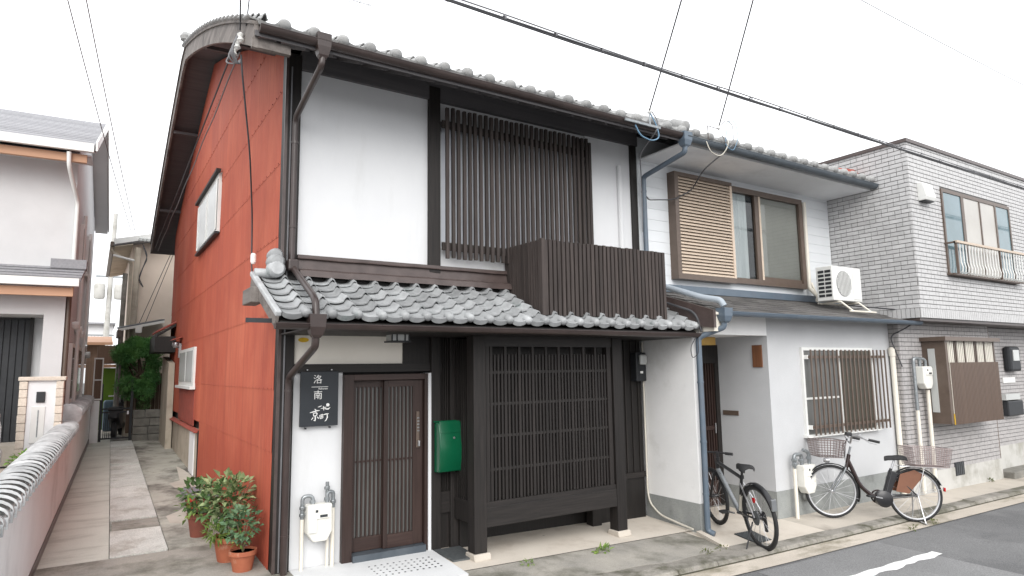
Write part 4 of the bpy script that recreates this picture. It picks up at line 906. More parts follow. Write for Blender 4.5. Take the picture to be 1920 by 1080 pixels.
def saddle(parent, x, z, m=rubber):
    rows = []
    for u, wd, h in ((-.13, .055, .008), (-.10, .085, .022), (-.04, .075, .026), (.03, .04, .018), (.10, .022, .012), (.135, .012, .002)):
        rows.append([(x+u, -wd, z+h-.03), (x+u, -wd*.8, z+h), (x+u, 0, z+h+.012), (x+u, wd*.8, z+h), (x+u, wd, z+h-.03)])
    mb = MB(); mb.slab([r_[::-1] for r_ in rows], (0, 0, -.018)); return mb.build('saddle', m, parent, smooth=70, local=True)
def wire_basket(parent, name, m, x0, x1, y0, y1, z0, z1, fl=.03, sp=.028, wr=.0022, flat=False):
    mb = MB()
    def pt(u, v, h):  # flared box
        k = 1+fl*h; cx_, cy_ = (x0+x1)/2, (y0+y1)/2
        return (cx_+(u-cx_)*k, cy_+(v-cy_)*k, lerp(z0, z1, h))
    nx = max(2, int((x1-x0)/sp)); ny = max(2, int((y1-y0)/sp)); nz = max(3, int((z1-z0)/sp))
    for h in range(nz+1):
        q = h/nz; ring = [pt(x0, y0, q), pt(x1, y0, q), pt(x1, y1, q), pt(x0, y1, q), pt(x0, y0, q)]
        for a, b in zip(ring, ring[1:]): mb.tube([a, b], wr if h < nz else wr*2, 4, cap=False)
    for i in range(nx+1):
        u = lerp(x0, x1, i/nx)
        for v in (y0, y1): mb.tube([pt(u, v, 0), pt(u, v, 1)], wr, 4, cap=False)
        mb.tube([(u, y0, z0), (u, y1, z0)], wr, 4, cap=False)
    for i in range(ny+1):
        v = lerp(y0, y1, i/ny)
        for u in (x0, x1): mb.tube([pt(u, v, 0), pt(u, v, 1)], wr, 4, cap=False)
    return mb.build(name, m, parent, local=True)
def crank(parent, x, z, m, a=0.5):
    c = MB().lathe([(.085, -.062), (.09, -.060), (.09, -.056), (.07, -.056), (.07, -.062)], (x, 0, z), 24, 'y', closed=True).build('chainwheel', m, parent, local=True)
    for s_ in (-1, 1):
        e = (x+.16*math.cos(a)*s_, s_*.075, z+.16*math.sin(a)*s_)
        MB().beam((x, s_*.07, z), e, .014, .022, (0, 1, 0)).build('crank_arm', alu, c, local=True)
        MB().box(e[0]-.045, e[0]+.045, e[1]+(0 if s_ > 0 else -.08), e[1]+(.08 if s_ > 0 else 0), e[2]-.012, e[2]+.012).build('pedal', rubber, c, local=True, bevel=.004)
    return c
SC = 1.08
fx, fy, rx_, ry_ = 8.90, 5.60, 9.79, 4.915
zR = G(rx_, ry_)-.012
eb = thing('electric_bicycle', 'brown step-through electric bicycle with wire front basket and pink rear basket', 'bicycle', (rx_, ry_, zR), math.atan2(fy-ry_, fx-rx_), None, SC)
eb.rotation_euler = (R(2), -math.asin((G(fx, fy)-zR)/1.12), math.atan2(fy-ry_, fx-rx_))
WB = math.hypot(fx-rx_, fy-ry_)/SC; r = .338
wheel(eb, 0, r, .019); wheel(eb, WB, r, .019)
hx, hz = WB-.20, .66       # head tube base
seat = (.33, .30)
fr = MB(); fr.tube([(hx-.035, 0, hz+.16), (hx, 0, hz), (hx+.01, 0, hz-.03)], .024, 10)
fr.tube(arc([(hx-.02, 0, hz+.08), (hx-.16, 0, .42), (hx-.30, 0, .305), (.42, 0, .275)], 8, .16), [.027]*26, 10)
fr.build('frame', bike_brown, eb, smooth=50, local=True)
f2 = MB(); f2.tube([(.40, 0, .28), (.285, 0, .66)], .018, 8)
for s_ in (-1, 1): f2.tube([(.42, s_*.03, .275), (0, s_*.06, r)], .011, 6); f2.tube([(.30, s_*.02, .60), (.12, s_*.05, .45), (0, s_*.06, r)], .010, 6)
f2.build('rear_stays', bike_black, eb, smooth=50, local=True)
fk = MB(); fk.tube([(hx-.06, 0, hz+.26), (hx+.02, 0, hz-.02)], .014, 8)
for s_ in (-1, 1): fk.tube(arc([(hx+.02, s_*.03, hz-.01), (hx+.10, s_*.05, .50), (WB-.03, s_*.05, r+.06), (WB, s_*.05, r)], 5, .1), .013, 8)
fk.build('fork', bike_grey, eb, smooth=50, local=True)
hb = MB(); hb.tube(arc([(hx-.28, -.29, hz+.35), (hx-.16, -.28, hz+.37), (hx-.03, -.12, hz+.42), (hx-.06, 0, hz+.28), (hx-.03, .12, hz+.42), (hx-.16, .28, hz+.37), (hx-.28, .29, hz+.35)], 5, .07), .011, 8)
hb = hb.build('handlebar', alu, eb, smooth=50, local=True)
for s_ in (-1, 1):
    MB().tube([(hx-.30, s_*.292, hz+.345), (hx-.17, s_*.281, hz+.37)], .017, 8).build('grip', rubber, hb, local=True); MB().tube([(hx-.12, s_*.25, hz+.38), (hx-.20, s_*.25, hz+.33), (hx-.28, s_*.265, hz+.315)], .005, 5).build('brake_lever', alu, hb, local=True)
MB().box(hx-.05, hx+.02, .02, .10, hz+.40, hz+.45).build('control_unit', bike_black, hb, local=True, bevel=.01)
MB().lathe([(.001, -.004), (.026, 0), (.026, .02), (.001, .03)], (hx-.10, .20, hz+.42), 12).build('bell', alu, hb, local=True)
saddle(eb, .225, .80); MB().tube([(.29, 0, .62), (.235, 0, .78)], .013, 8).build('seat_post', alu, eb, local=True)
MB().prism([(.325, .33), (.385, .36), (.30, .64), (.215, .61)], 'y', -.05, .05).build('battery', bike_black, eb, bevel=.012, local=True)
MB().box(.30, .34, -.053, -.05, .42, .56).build('battery_label', frost, eb, local=True)
MB().lathe([(.07, -.065), (.10, -.05), (.105, .05), (.07, .065)], (.40, 0, .275), 18, 'y').build('motor', bike_black, eb, smooth=50, local=True)
crank(eb, .44, .29, bike_brown, .15)
MB().box(.0, .44, -.068, -.060, .315, .335).build('chain_case', bike_grey, eb, local=True)
guard(eb, 0, r, 5, 158, bike_black); guard(eb, WB, r, 35, 200, bike_black)
MB().prism([(.10, .36), (.26, .38), (.20, .60), (.02, .66), (-.10, .60)], 'y', -.058, -.054).build('skirt_guard', skirt, eb, local=True); MB().prism([(.10, .36), (.26, .38), (.20, .60), (.02, .66), (-.10, .60)], 'y', .054, .058).build('skirt_guard', skirt, eb, local=True)
wire_basket(eb, 'front_basket', basket_brown, WB-.10, WB+.20, -.17, .17, .78, 1.0, .2, .03, .003)
rk = MB()
for s_ in (-1, 1): rk.tube([(.20, s_*.06, .70), (-.28, s_*.06, .70)], .007, 6); rk.tube([(-.10, s_*.065, .70), (0, s_*.07, r)], .006, 6)
for i in range(4): rk.tube([(.15-i*.13, -.06, .70), (.15-i*.13, .06, .70)], .006, 6)
rk.build('rear_rack', alu, eb, local=True)
wire_basket(eb, 'rear_basket', basket_pink, -.36, .06, -.16, .16, .715, .95, .16, .026, .0034)
sd_ = MB()
for s_ in (-1, 1): sd_.tube(arc([(0, s_*.075, r), (-.02, s_*.12, .14), (-.03, s_*.17, .012)], 4, .08), .008, 6)
sd_.tube([(-.03, -.19, .012), (-.03, .19, .012)], .009, 6); sd_.build('stand', alu, eb, local=True)
MB().box(-.375, -.355, -.02, .02, .40, .45).build('rear_reflector', reflector, eb, local=True, bevel=.006)
for s_ in (-1, 1): MB().tube([(WB, s_*.055, r), (WB-.33, s_*.03, r-.08)], .003, 4).build('guard_stay', alu, eb, local=True); MB().tube([(0, s_*.06, r), (-.34, s_*.03, r+.1)], .003, 4).build('guard_stay', alu, eb, local=True)
MB().lathe([(.03, 0), (.032, .05), (.02, .07)], (WB+.02, 0, .73), 12, 'x').build('lamp', alu, eb, local=True)
for i in range(4): MB().tube([(hx-.02, .03-.02*i, hz+.36), (hx+.05-.02*i, .03-.02*i, hz+.28), (hx+.02, .01, hz+.08)], .003, 4).build('cable', cable_black, eb, local=True)

# city bicycle in the porch
fx, fy, rx_, ry_ = 7.17, 6.16, 6.72, 5.12
mb_root = thing('city_bicycle', 'black and grey bicycle on its kickstand half inside the porch behind the blue downpipe', 'bicycle', (rx_, ry_, G(rx_, ry_)+.0), 0, None, 1.10)
mb_root.rotation_euler = (R(-5), -math.asin((G(fx, fy)-G(rx_, ry_))/1.13), math.atan2(fy-ry_, fx-rx_))
WB = math.hypot(fx-rx_, fy-ry_)/1.10; r = .34
wheel(mb_root, 0, r, .021, .03, 20, True); wheel(mb_root, WB, r, .021, .03, 20, True)
bbx, bbz = .43, .29; hx, hz = WB-.17, .78
f2 = MB(); f2.tube([(.30, 0, .70), (hx-.02, 0, hz)], .020, 8); f2.tube([(bbx, 0, bbz), (.29, 0, .72)], .018, 8)
for s_ in (-1, 1): f2.tube([(bbx, s_*.03, bbz), (0, s_*.06, r)], .011, 6)
f2.tube([(hx-.035, 0, hz+.06), (hx, 0, hz-.1)], .024, 8); f2.build('frame', bike_black, mb_root, smooth=50, local=True)
f3 = MB(); f3.tube([(bbx, 0, bbz), (hx, 0, hz-.08)], .026, 8); f3.build('down_tube', bike_grey, mb_root, smooth=50, local=True)
f3 = MB()
for s_ in (-1, 1): f3.tube([(.31, s_*.02, .64), (0, s_*.06, r)], .010, 6)
f3.build('seat_stays', alu, mb_root, smooth=50, local=True)
fk = MB(); fk.tube([(hx-.05, 0, hz+.12), (hx+.01, 0, hz-.12)], .016, 8)
for s_ in (-1, 1): fk.tube([(hx+.015, s_*.05, hz-.13), (WB, s_*.05, r)], .016, 8)
fk.build('fork', bike_black, mb_root, smooth=50, local=True)
hb = MB().tube(arc([(hx-.15, -.11, hz+.10), (hx-.07, -.05, hz+.11), (hx+.03, .06, hz+.12), (hx+.10, .24, hz+.12)], 4, .06), .013, 8).build('handlebar', bike_black, mb_root, smooth=50, local=True)
for q0, q1 in (((hx-.17, -.125, hz+.10), (hx-.10, -.07, hz+.105)), ((hx+.105, .255, hz+.12), (hx+.07, .16, hz+.12))): MB().tube([q0, q1], .018, 8).build('grip', rubber, hb, local=True); MB().tube([q1, (q0[0]+.05, q0[1], q0[2]-.04)], .005, 5).build('brake_lever', alu, hb, local=True)
MB().tube([(hx-.02, 0, hz+.05), (hx-.03, 0, hz+.13)], .018, 8).build('stem', bike_black, mb_root, local=True)
saddle(mb_root, .235, .83); MB().tube([(.29, 0, .70), (.255, 0, .82)], .014, 8).build('seat_post', bike_black, mb_root, local=True)
MB().lathe([(.018, -.02), (.026, -.018), (.026, .018), (.018, .02)], (.29, 0, .71), 12).build('seat_clamp', bike_black, mb_root, local=True)
crank(mb_root, bbx, bbz, bike_black, -.1)
MB().lathe([(.02, -.05), (.06, -.048), (.05, -.04), (.035, -.025), (.02, -.02)], (0, 0, r), 18, 'y').build('cassette', bike_black, mb_root, local=True)
MB().box(-.02, .03, -.075, -.05, r-.16, r-.04).build('derailleur', bike_black, mb_root, local=True, bevel=.008)
MB().lathe([(.02, .04), (.075, .042), (.075, .046), (.02, .048)], (0, 0, r), 20, 'y').build('brake_disc', steel_grate, mb_root, local=True)
guard(mb_root, 0, r, 25, 150, bike_black, .06); MB().box(-.33, -.30, -.028, .028, .48, .60).build('guard_tip', bike_grey, mb_root, local=True, bevel=.006)
MB().lathe([(.001, -.006), (.03, -.004), (.03, .004), (.001, .006)], (.02, .035, .52), 10, 'y').build('rear_reflector', reflector, mb_root, local=True)
MB().tube([(.05, .06, r-.05), (-.06, .24, .015)], .008, 6).build('kickstand', bike_black, mb_root, local=True)
MB().tube([(.40, 0, .32), (.34, 0, .50)], .024, 8).build('lock_bracket', cable_white, mb_root, local=True)
MB().tube([(hx+.02, .02, hz+.10), (hx+.03, .0, hz-.1), (hx-.1, .02, hz-.12)], .004, 4).build('cable', cable_black, mb_root, local=True)

# ---------------------------------------------------------------- plants
def leaves(n_, c, rad, size, seed, shell=.35, flat=.5, lobes=None):
    rg = random.Random(seed); mb = MB()
    for i in range(n_):
        if lobes:
            lc, lrad = lobes[rg.randrange(len(lobes))]
        else: lc, lrad = c, rad
        while True:
            p = Vector((rg.uniform(-1, 1), rg.uniform(-1, 1), rg.uniform(-1, 1)))
            if p.length < 1 and p.length > shell*rg.random(): break
        q = Vector((lc[0]+p.x*lrad[0], lc[1]+p.y*lrad[1], lc[2]+p.z*lrad[2]))
        dr = (p.normalized()+Vector((rg.uniform(-.8, .8), rg.uniform(-.8, .8), rg.uniform(-.5, .9)))).normalized()
        sd = dr.cross(Vector((rg.uniform(-.4, .4), rg.uniform(-.4, .4), 1))).normalized(); nn = sd.cross(dr)
        s = size*rg.uniform(.55, 1.25); wd = s*flat
        a = q; b = q+dr*s*.45+sd*wd*.5+nn*s*.10; d_ = q+dr*s*.45-sd*wd*.5+nn*s*.10; e = q+dr*s-nn*s*.12; m_ = q+dr*s*.5
        mb._a([a, b, e, d_, m_], [(0, 1, 4), (1, 2, 4), (2, 3, 4), (3, 0, 4)])
    return mb
def pot(t, c, r_, h, m):
    MB().lathe([(r_*.68, 0), (r_*.92, h*.78), (r_*.94, h*.78), (r_*1.04, h*.80), (r_*1.04, h), (r_*.94, h), (r_*.90, h*.9), (.001, h*.9)], c, 24).build('pot', m, t, smooth=35)
    MB().lathe([(.001, h*.905), (r_*.9, h*.905)], c, 20).build('soil', soil, t)
def potted(label, c, r_, h, pm, stems, fol):
    t = thing('potted_plant', label, 'plant', c, 0, 'potted plants along the red wall', .83); pot(t, c, r_, h, pm)
    rg = random.Random(len(label)); s = MB()
    for k in range(stems[0]):
        a = rg.uniform(0, 6.28); R_ = stems[1]; s.tube(arc([(c[0], c[1], c[2]+h*.85), (c[0]+math.cos(a)*R_*.3, c[1]+math.sin(a)*R_*.3, c[2]+h+stems[2]*.5), (c[0]+math.cos(a)*R_, c[1]+math.sin(a)*R_, c[2]+h+stems[2]*rg.uniform(.7, 1.1))], 4, .1), [.006]*7 if False else .006, 5)
    s.build('stems', twig, t)
    for lb, m_ in fol: lb.build('foliage', m_, t, kind='stuff')
    return t
z = GA(0, 7.1)
potted('low bushy bluish-green plant in the front terracotta pot', (1.36, 7.14, z), .155, .25, terracotta, (7, .16, .30),
  [(leaves(170, (1.34, 7.12, .56), (.19, .17, .20), .085, 3, flat=.75), leaf_b), (leaves(40, (1.30, 7.08, .40), (.15, .13, .10), .06, 4), leaf_c)])
potted('tall variegated leafy plant in the second terracotta pot against the red wall', (1.30, 7.55, GA(0, 7.55)), .19, .31, terracotta, (11, .24, .55),
  [(leaves(210, (1.28, 7.60, .82), (.32, .32, .24), .12, 5, flat=.62), leaf_v), (leaves(200, (1.25, 7.60, .70), (.30, .30, .28), .11, 6, flat=.6), leaf_a), (leaves(150, (1.12, 7.42, .42), (.13, .13, .10), .10, 7, flat=.22), leaf_c)])
potted('bright green leafy plant in a dark red pot behind the terracotta pots', (1.16, 8.7, GA(0, 8.7)), .16, .33, dark_pot, (6, .2, .3),
  [(leaves(150, (1.12, 8.55, .66), (.24, .26, .20), .11, 8, flat=.7), leaf_a), (leaves(50, (1.05, 8.4, .50), (.20, .2, .14), .10, 9), leaf_c)])
pl = thing('planter_box', 'grey rectangular planter with a single red flower beside the red wall', 'planter', (1.28, 9.75, GA(0, 9.75)))
MB().prism([(1.20, .10), (1.14, .36), (1.46, .36), (1.42, .10)], 'y', 9.55, 10.2).build('box', dark_pot, pl); MB().box(1.10, 1.50, 9.50, 10.25, .355, .40).build('rim', planter_grey, pl, bevel=.01)
leaves(12, (1.42, 9.7, .44), (.08, .15, .04), .16, 12, flat=.4).build('foliage', leaf_v, pl, kind='stuff')
leaves(40, (1.14, 9.25, .33), (.05, .05, .05), .05, 13, flat=1.).build('flower', petal, pl)
MB().tube([(1.3, 9.5, .40), (1.22, 9.35, .44), (1.14, 9.25, .33)], .006, 5).build('stem', twig, pl)
# weeds in the pavement
for k, (x, y, n_, s) in enumerate(((4.97, 5.93, 40, .08), (3.96, 5.95, 30, .05), (6.0, 5.35, 30, .04), (6.3, 5.37, 24, .035), (9.3, 4.72, 34, .045), (9.9, 4.73, 26, .04), (14.2, 5.74, 30, .05))):
    o = leaves(n_, (x, y, G(x, y)+.02), (.09 if k else .10, .04, .015), s, 40+k, flat=.35).build('weed', leaf_c if k < 2 else moss)
    tag(o, ['spiky weed tuft growing in the forecourt slab in front of the lattice bay', 'flat pale weed patch at the apron edge left of the spiky weed', 'moss tuft along the forecourt crack', 'small moss tuft at the right end of the forecourt crack', 'moss tuft in the road gutter beneath the e-bike', 'moss tuft in the road gutter right of the e-bike stand', 'moss along the pale footing of the brick house'][k], 'weed', 'weeds in the paving')
# ---------------------------------------------------------------- overhead cables
def catenary(p0, p1, sag, n_=24):
    p0 = Vector(p0); p1 = Vector(p1); return [p0.lerp(p1, i/n_)-Vector((0, 0, sag*4*(i/n_)*(1-i/n_))) for i in range(n_+1)]
def cable(name, label, paths, m, r_, cat='cable'):
    mb = MB()
    for p in paths: mb.tube(p, r_, 6)
    return tag(mb.build(name, m, smooth=60), label, cat, 'overhead wires')
main = catenary((-14, 4.5, 5.25), (34, 4.5, 5.25), .30, 60)
hang = thing('street_cable', 'thick bundled street cable crossing the sky along the house fronts', 'cable', (2.4, 4.5, 4.9), 0, 'overhead wires')
MB().tube(main, .0105, 8).build('bundle', cable_black, hang, smooth=60)
MB().tube([p+Vector((0, .01, .035+.01*math.sin(i*1.3))) for i, p in enumerate(main)], .007, 6).build('messenger_wire', cable_grey, hang, smooth=60)
MB().tube([p+Vector((0, -.01, -.022-.006*math.sin(i*2.1))) for i, p in enumerate(main)], .008, 6).build('bundle_strand', cable_black, hang, smooth=60)
for i in range(38):
    p = main[0].lerp(main[-1], (14+1.2+i*.55)/48); zc = 5.25-.30*4*((15.2+i*.55)/48)*(1-(15.2+i*.55)/48)
    MB().lathe([(.024, -.010), (.024, .010), (.020, .010), (.020, -.010)], (p.x, 4.5, zc+.004), 8, 'x', closed=True).build('hanger', cable_grey, hang)
# service drops to the two houses
cable('service_drop', 'black service wire dropping from the sky to the eave of the corner house', [catenary((4.4, 3.0, 7.1), (5.99, 5.94, 5.28), .03)], cable_black, .009)
cable('service_drop', 'black service wire dropping to the white house roof edge', [catenary((5.0, 2.6, 7.6), (7.36, 5.94, 5.34), .03)], cable_black, .009)
def loop(name, label, pts, m, r_): return cable(name, label, [arc(pts, 6, .12)], m, r_)
loop('cable_loop', 'blue cable loop hanging under the gutter where the two roofs meet', [(6.0, 5.92, 5.26), (6.06, 5.88, 5.10), (6.10, 5.87, 4.93), (5.95, 5.87, 4.86), (5.75, 5.87, 4.90), (5.68, 5.88, 5.03)], cable_blue, .010)
loop('cable_loop', 'thin grey cable loop by the blue cable at the eave joint', [(6.02, 5.92, 5.3), (6.10, 5.88, 5.15), (6.05, 5.87, 5.02), (6.15, 6.3, 4.85), (6.6, 6.75, 4.6), (6.62, 6.78, 3.9)], cable_grey, .008)
loop('cable_loop', 'cream cable loop hanging below the white house gutter', [(7.0, 5.87, 5.05), (7.05, 5.85, 4.90), (7.25, 5.85, 4.86), (7.42, 5.85, 5.02), (7.50, 5.88, 5.24)], cable_white, .007)
loop('cable_loop', 'tangled grey cable loop rising over the white house gutter', [(7.36, 5.92, 5.34), (7.42, 5.86, 5.44), (7.55, 5.85, 5.40), (7.56, 5.85, 5.15), (7.45, 5.85, 5.0), (7.34, 5.87, 5.2)], cable_grey, .006)
loop('cable_loop', 'black cable sagging from the white house gutter across the tan shutter', [(7.50, 5.87, 5.05), (7.30, 6.2, 4.78), (7.55, 6.66, 4.62), (7.15, 6.66, 4.42), (6.72, 6.74, 4.38), (6.68, 6.76, 4.45)], cable_black, .009)
loop('cable_loop', 'pale second loop tangled over the white house gutter', [(7.40, 5.9, 5.36), (7.62, 5.86, 5.5), (7.66, 5.84, 5.2), (7.52, 5.84, 4.98), (7.38, 5.86, 5.06), (7.46, 5.88, 5.3)], cable_blue, .005)
loop('cable_loop', 'thin black cable drooping from the gutter end in front of the white wing wall', [(6.58, 5.83, 2.36), (6.45, 5.84, 2.2), (6.5, 5.86, 2.05), (6.6, 5.84, 2.12), (6.59, 5.82, 2.55)], cable_black, .005)
loop('cable_loop', 'black conduit curving over the end of the lower tiled roof', [(6.58, 6.7, 2.95), (6.56, 6.2, 2.78), (6.60, 5.86, 2.66), (6.63, 5.80, 2.40)], cable_black, .017)
loop('cable_loop', 'black cable arching off the slate roof end beside the brick house', [(10.9, 6.35, 2.97), (11.5, 5.75, 2.86), (11.72, 5.5, 2.72), (11.5, 5.72, 2.52), (11.36, 5.88, 2.42), (11.43, 5.75, 1.9)], cable_black, .011)
br = thing('insulator_bracket', 'grey metal bracket arm with insulators at the eave joint of the two houses', 'bracket', (6.0, 5.9, 5.1))
MB().box(5.5, 6.12, 5.865, 5.885, 5.055, 5.085).build('arm', zinc, br); MB().tube([(5.94, 5.875, 5.08), (5.99, 5.93, 5.28)], .010, 6).build('stay', zinc, br); MB().lathe([(.012, -.04), (.03, -.02), (.03, .02), (.012, .04)], (5.99, 5.93, 5.30), 10).build('insulator', letter_white, br)
br = thing('insulator_bracket', 'rusty roof bracket with insulator on the white house gutter', 'bracket', (7.3, 5.93, 5.15))
MB().tube([(7.08, 5.9, 5.08), (7.08, 5.9, 5.30), (7.34, 5.93, 5.31)], .006, 6).build('arm', brown_metal, br); MB().lathe([(.012, -.04), (.028, -.02), (.028, .02), (.012, .04)], (7.35, 5.93, 5.34), 10).build('insulator', letter_white, br)
for k, (a, b, lb) in enumerate((((-1.5, 1.0, 7.9), (.64, 19.0, 5.62), 'left one of two thin wires rising over the alley to the beige house'), ((-1.2, 1.0, 7.9), (.76, 19.0, 5.50), 'right one of two thin wires rising over the alley to the beige house'), ((10.5, 8, 10.95), (40, 8, 11.3), 'thin wire high over the brick house at the upper right'), ((17, 8, 11.9), (40, 8, 15.2), 'thin wire at the very top right corner of the sky'), ((13.0, 8, 7.5), (33, 8, 18.2), 'faint wire rising from the tiled ridge to the upper right'), ((20.5, 8, 7.2), (40, 8, 14.5), 'faint wire behind the brick house parapet at the right edge'))):
    cable('wire', lb, [catenary(a, b, .25 if k < 3 else .05)], cable_grey if k < 3 else frost, (.008, .008, .010, .008, .005, .006)[k])
gw = thing('gable_service_wires', 'tangle of insulators and wires on the front gable corner above the red wall', 'wires', (1.08, 6.6, 5.2))
for i in range(5):
    a = i*1.3; MB().tube(arc([(1.05, 6.55+.1*i, 5.30+.04*(i % 2)), (.98, 6.5+.1*i+.05*math.cos(a), 5.12), (1.06, 6.62+.06*i, 4.98+.03*i), (1.10, 6.7, 5.10)], 5, .06), .008, 5).build('loop', cable_grey, gw, smooth=60)
for i in range(3): MB().lathe([(.01, -.05), (.035, -.03), (.02, 0), (.035, .03), (.01, .05)], (1.05, 6.5+.17*i, 5.22), 10).build('insulator', letter_white, gw, smooth=40)
MB().tube(arc([(1.08, 6.62, 5.1), (1.10, 6.63, 4.9), (1.30, 7.2, 4.3), (1.47, 7.85, 3.75), (1.50, 7.95, 3.1), (1.42, 7.0, 2.95)], 5, .2), .009, 6).build('down_lead', cable_black, gw, smooth=60)
MB().tube(arc([(1.05, 6.55, 5.32), (.95, 6.0, 5.5), (.5, 4.5, 5.75), (.2, 3.4, 6.6)], 6, .4), .008, 5).build('incoming_wire', cable_black, gw, smooth=60)
MB().tube([(1.08, 6.4, 5.3), (1.02, 5.4, 6.5)], .006, 5).build('incoming_wire', cable_black, gw); MB().lathe([(.02, -.06), (.03, -.04), (.03, .04), (.02, .06)], (1.45, 7.6, 3.22), 10).build('junction', letter_white, gw)
MB().tube(catenary((1.10, 7.2, 5.45), (1.16, 18.2, 5.08), .02, 30), .010, 5).build('eave_cable', cable_black, gw)
MB().tube([p+Vector((.06, 0, .02*math.sin(i))) for i, p in enumerate(catenary((1.10, 7.2, 5.40), (1.16, 18.2, 5.02), .02, 30))], .008, 5).build('eave_cable', cable_grey, gw)

# ---------------------------------------------------------------- white garden wall with tiled coping
gwll = thing('boundary_wall', 'low white wall with curved grey tile coping running along the left of the alley', 'wall', (wx(10), 10, 0))
def wbox(y0, y1, z0, z1, dx0, dx1, name, m, n_=1, zf=None):
    mb = MB(); rows = []
    vs = []
    for y in (y0, y1):
        for dx, zz in ((dx0, z0), (dx1, z0), (dx1, z1), (dx0, z1)):
            vs.append((wx(y)+dx, y, zz(y) if callable(zz) else zz))
    mb._a(vs, [(0, 1, 2, 3), (7, 6, 5, 4), (0, 4, 5, 1), (1, 5, 6, 2), (2, 6, 7, 3), (3, 7, 4, 0)]); return mb.build(name, m, gwll)
ct = lambda y: .985+.0165*(y-5.35)
wbox(1.5, 12.8, lambda y: GA(0, y)-.3, lambda y: ct(y), -.17, 0, 'wall', white_wall)
wbox(12.8, 18.3, lambda y: GA(0, y)-.3, lambda y: 1.29+.014*(y-12.8), -.17, .0, 'wall', white_wall)
wbox(1.5, 18.3, lambda y: GA(0, y)-.3, lambda y: GA(0, y)+.10, .0, .012, 'skirting', brown_metal)
arcp = [(math.cos(math.pi*i/10), math.sin(math.pi*i/10)) for i in range(11)]
mb = MB(); mb.slab([[(-.158*c, 0, .092*s_+.036) for c, s_ in arcp], [(-.145*c, .235, .078*s_) for c, s_ in arcp]], (0, 0, -.022)); mb.box(.120, .156, -.004, .03, -.045, .03); mb.box(-.156, -.120, -.004, .03, -.045, .03)
cm = mb.mesh('coping_tile', coping_tile, smooth=50)
th = -math.atan(.0388); y = 1.6
while y < 12.75: inst(cm, 'coping_tile', gwll, (wx(y)-.085, y, ct(y)+.02+rnd.uniform(-.003, .003)), (.0, rnd.uniform(-.02, .02), th+rnd.uniform(-.015, .015))); y += .205
y = 12.75
while y < 18.1: inst(cm, 'coping_tile', gwll, (wx(y)-.085, y, 1.31+.014*(y-12.8)+rnd.uniform(-.003, .003)), (.0, rnd.uniform(-.015, .015), th)); y += .205
MB().lathe([(.16, -.02), (.19, .0), (.19, .05), (.16, .06)], (wx(12.7)-.085, 12.72, 1.32), 18, 'y').build('end_tile', coping_tile, gwll, smooth=40)

# ---------------------------------------------------------------- left house (local frame, corner at origin)
LH = thing('left_house', 'pale grey two-storey house with shingle roof and a slatted black garage door', 'house', (-.41, 13.9, .55), -.045)
def lb(name, m, *c, parent=None, bevel=0.): return MB().box(*c).build(name, m, parent or LH, local=True, bevel=bevel)
lb('upper_wall', grey_stucco, -7, 0, 0, 6.0, 3.0, 5.42); lb('pier', grey_stucco, -.29, 0, -.6, .4, 0, 2.95); lb('lintel', grey_stucco, -7, -.29, -.6, -.1, 2.42, 2.95)
lb('recess_wall', grey_stucco, -.53, -.29, .25, .4, 0, 2.42); lb('rear_wall', grey_stucco, -7, 0, .4, 6.0, 0, 3.0); lb('recess_ceiling', grey_stucco, -7, -.29, -.1, .4, 2.42, 2.5)
gd = lb('slatted_door', dark_iron, -1.4, -.53, .20, .26, .3, 2.40)
for i in range(9): lb('slat', dark_iron, -1.38+i*.096, -1.30+i*.096, .17, .20, .3, 2.36, parent=gd)
lb('door_frame', black_wood, -.55, -.50, .15, .27, .3, 2.42, parent=gd); lb('step', concrete, -7, -.29, -.55, .4, -.02, .3)
lr_ = MB().slab([[(.22, -1.05, 3.0), (-7, -1.05, 3.0)], [(.22, .0, 3.32), (-7, .0, 3.32)]], (0, 0, -.06)).build('lower_roof', slate_lt, LH, local=True)
for k in range(4): MB().box(-7, .23, -1.06+k*.26, -1.0+k*.26, 3.005+k*.08, 3.03+k*.08).build('shingle_course', slate_lt, lr_, local=True)
lb('eave_trim', white_metal, -7, .20, -1.10, -1.04, 2.86, 2.99, parent=lr_); lb('fascia', tan_wood, -7, .12, -1.0, -.9, 2.70, 2.86, parent=lr_); lb('eave_lining', grey_stucco, -7, .1, -1.0, -.6, 2.84, 2.87, parent=lr_); lb('wall_flashing', slate_lt, -.28, .24, -.3, .0, 3.26, 3.42, parent=lr_)
ur = MB().slab([[(.28, -.65, 5.42), (-7, -.65, 5.42)], [(.28, 2.6, 6.92), (-7, 2.6, 6.92)], [(.28, 6.3, 5.3), (-7, 6.3, 5.3)]], (0, 0, -.10)).build('roof', slate_lt, LH, local=True)
for k in range(16): MB().slab([[(.27, -.64+k*.2, 5.436+k*.0923), (-7, -.64+k*.2, 5.436+k*.0923)], [(.27, -.43+k*.2, 5.522+k*.0923), (-7, -.43+k*.2, 5.522+k*.0923)]], (0, 0, -.014)).build('shingle_course', slate_lt, ur, local=True)
lb('eave_trim', white_metal, -7, .26, -.72, -.64, 5.27, 5.42, parent=ur); lb('fascia', tan_wood, -7, .16, -.58, -.50, 5.10, 5.24, parent=ur); lb('eave_lining', grey_stucco, -7, .22, -.55, .0, 5.22, 5.25, parent=ur)
vp = MB(); vp.slab([[(.285, -.70, 5.30), (.285, -.70, 5.47)], [(.285, 2.6, 6.80), (.285, 2.6, 6.97)], [(.285, 6.3, 5.18), (.285, 6.3, 5.35)]], (.03, 0, 0)); vp.build('bargeboard', white_metal, ur, local=True)
gb = MB(); gb.prism([(0, 5.4), (2.6, 6.8), (6.0, 5.2)], 'x', -.2, -.001); gb.build('gable_wall', grey_stucco, LH, local=True)
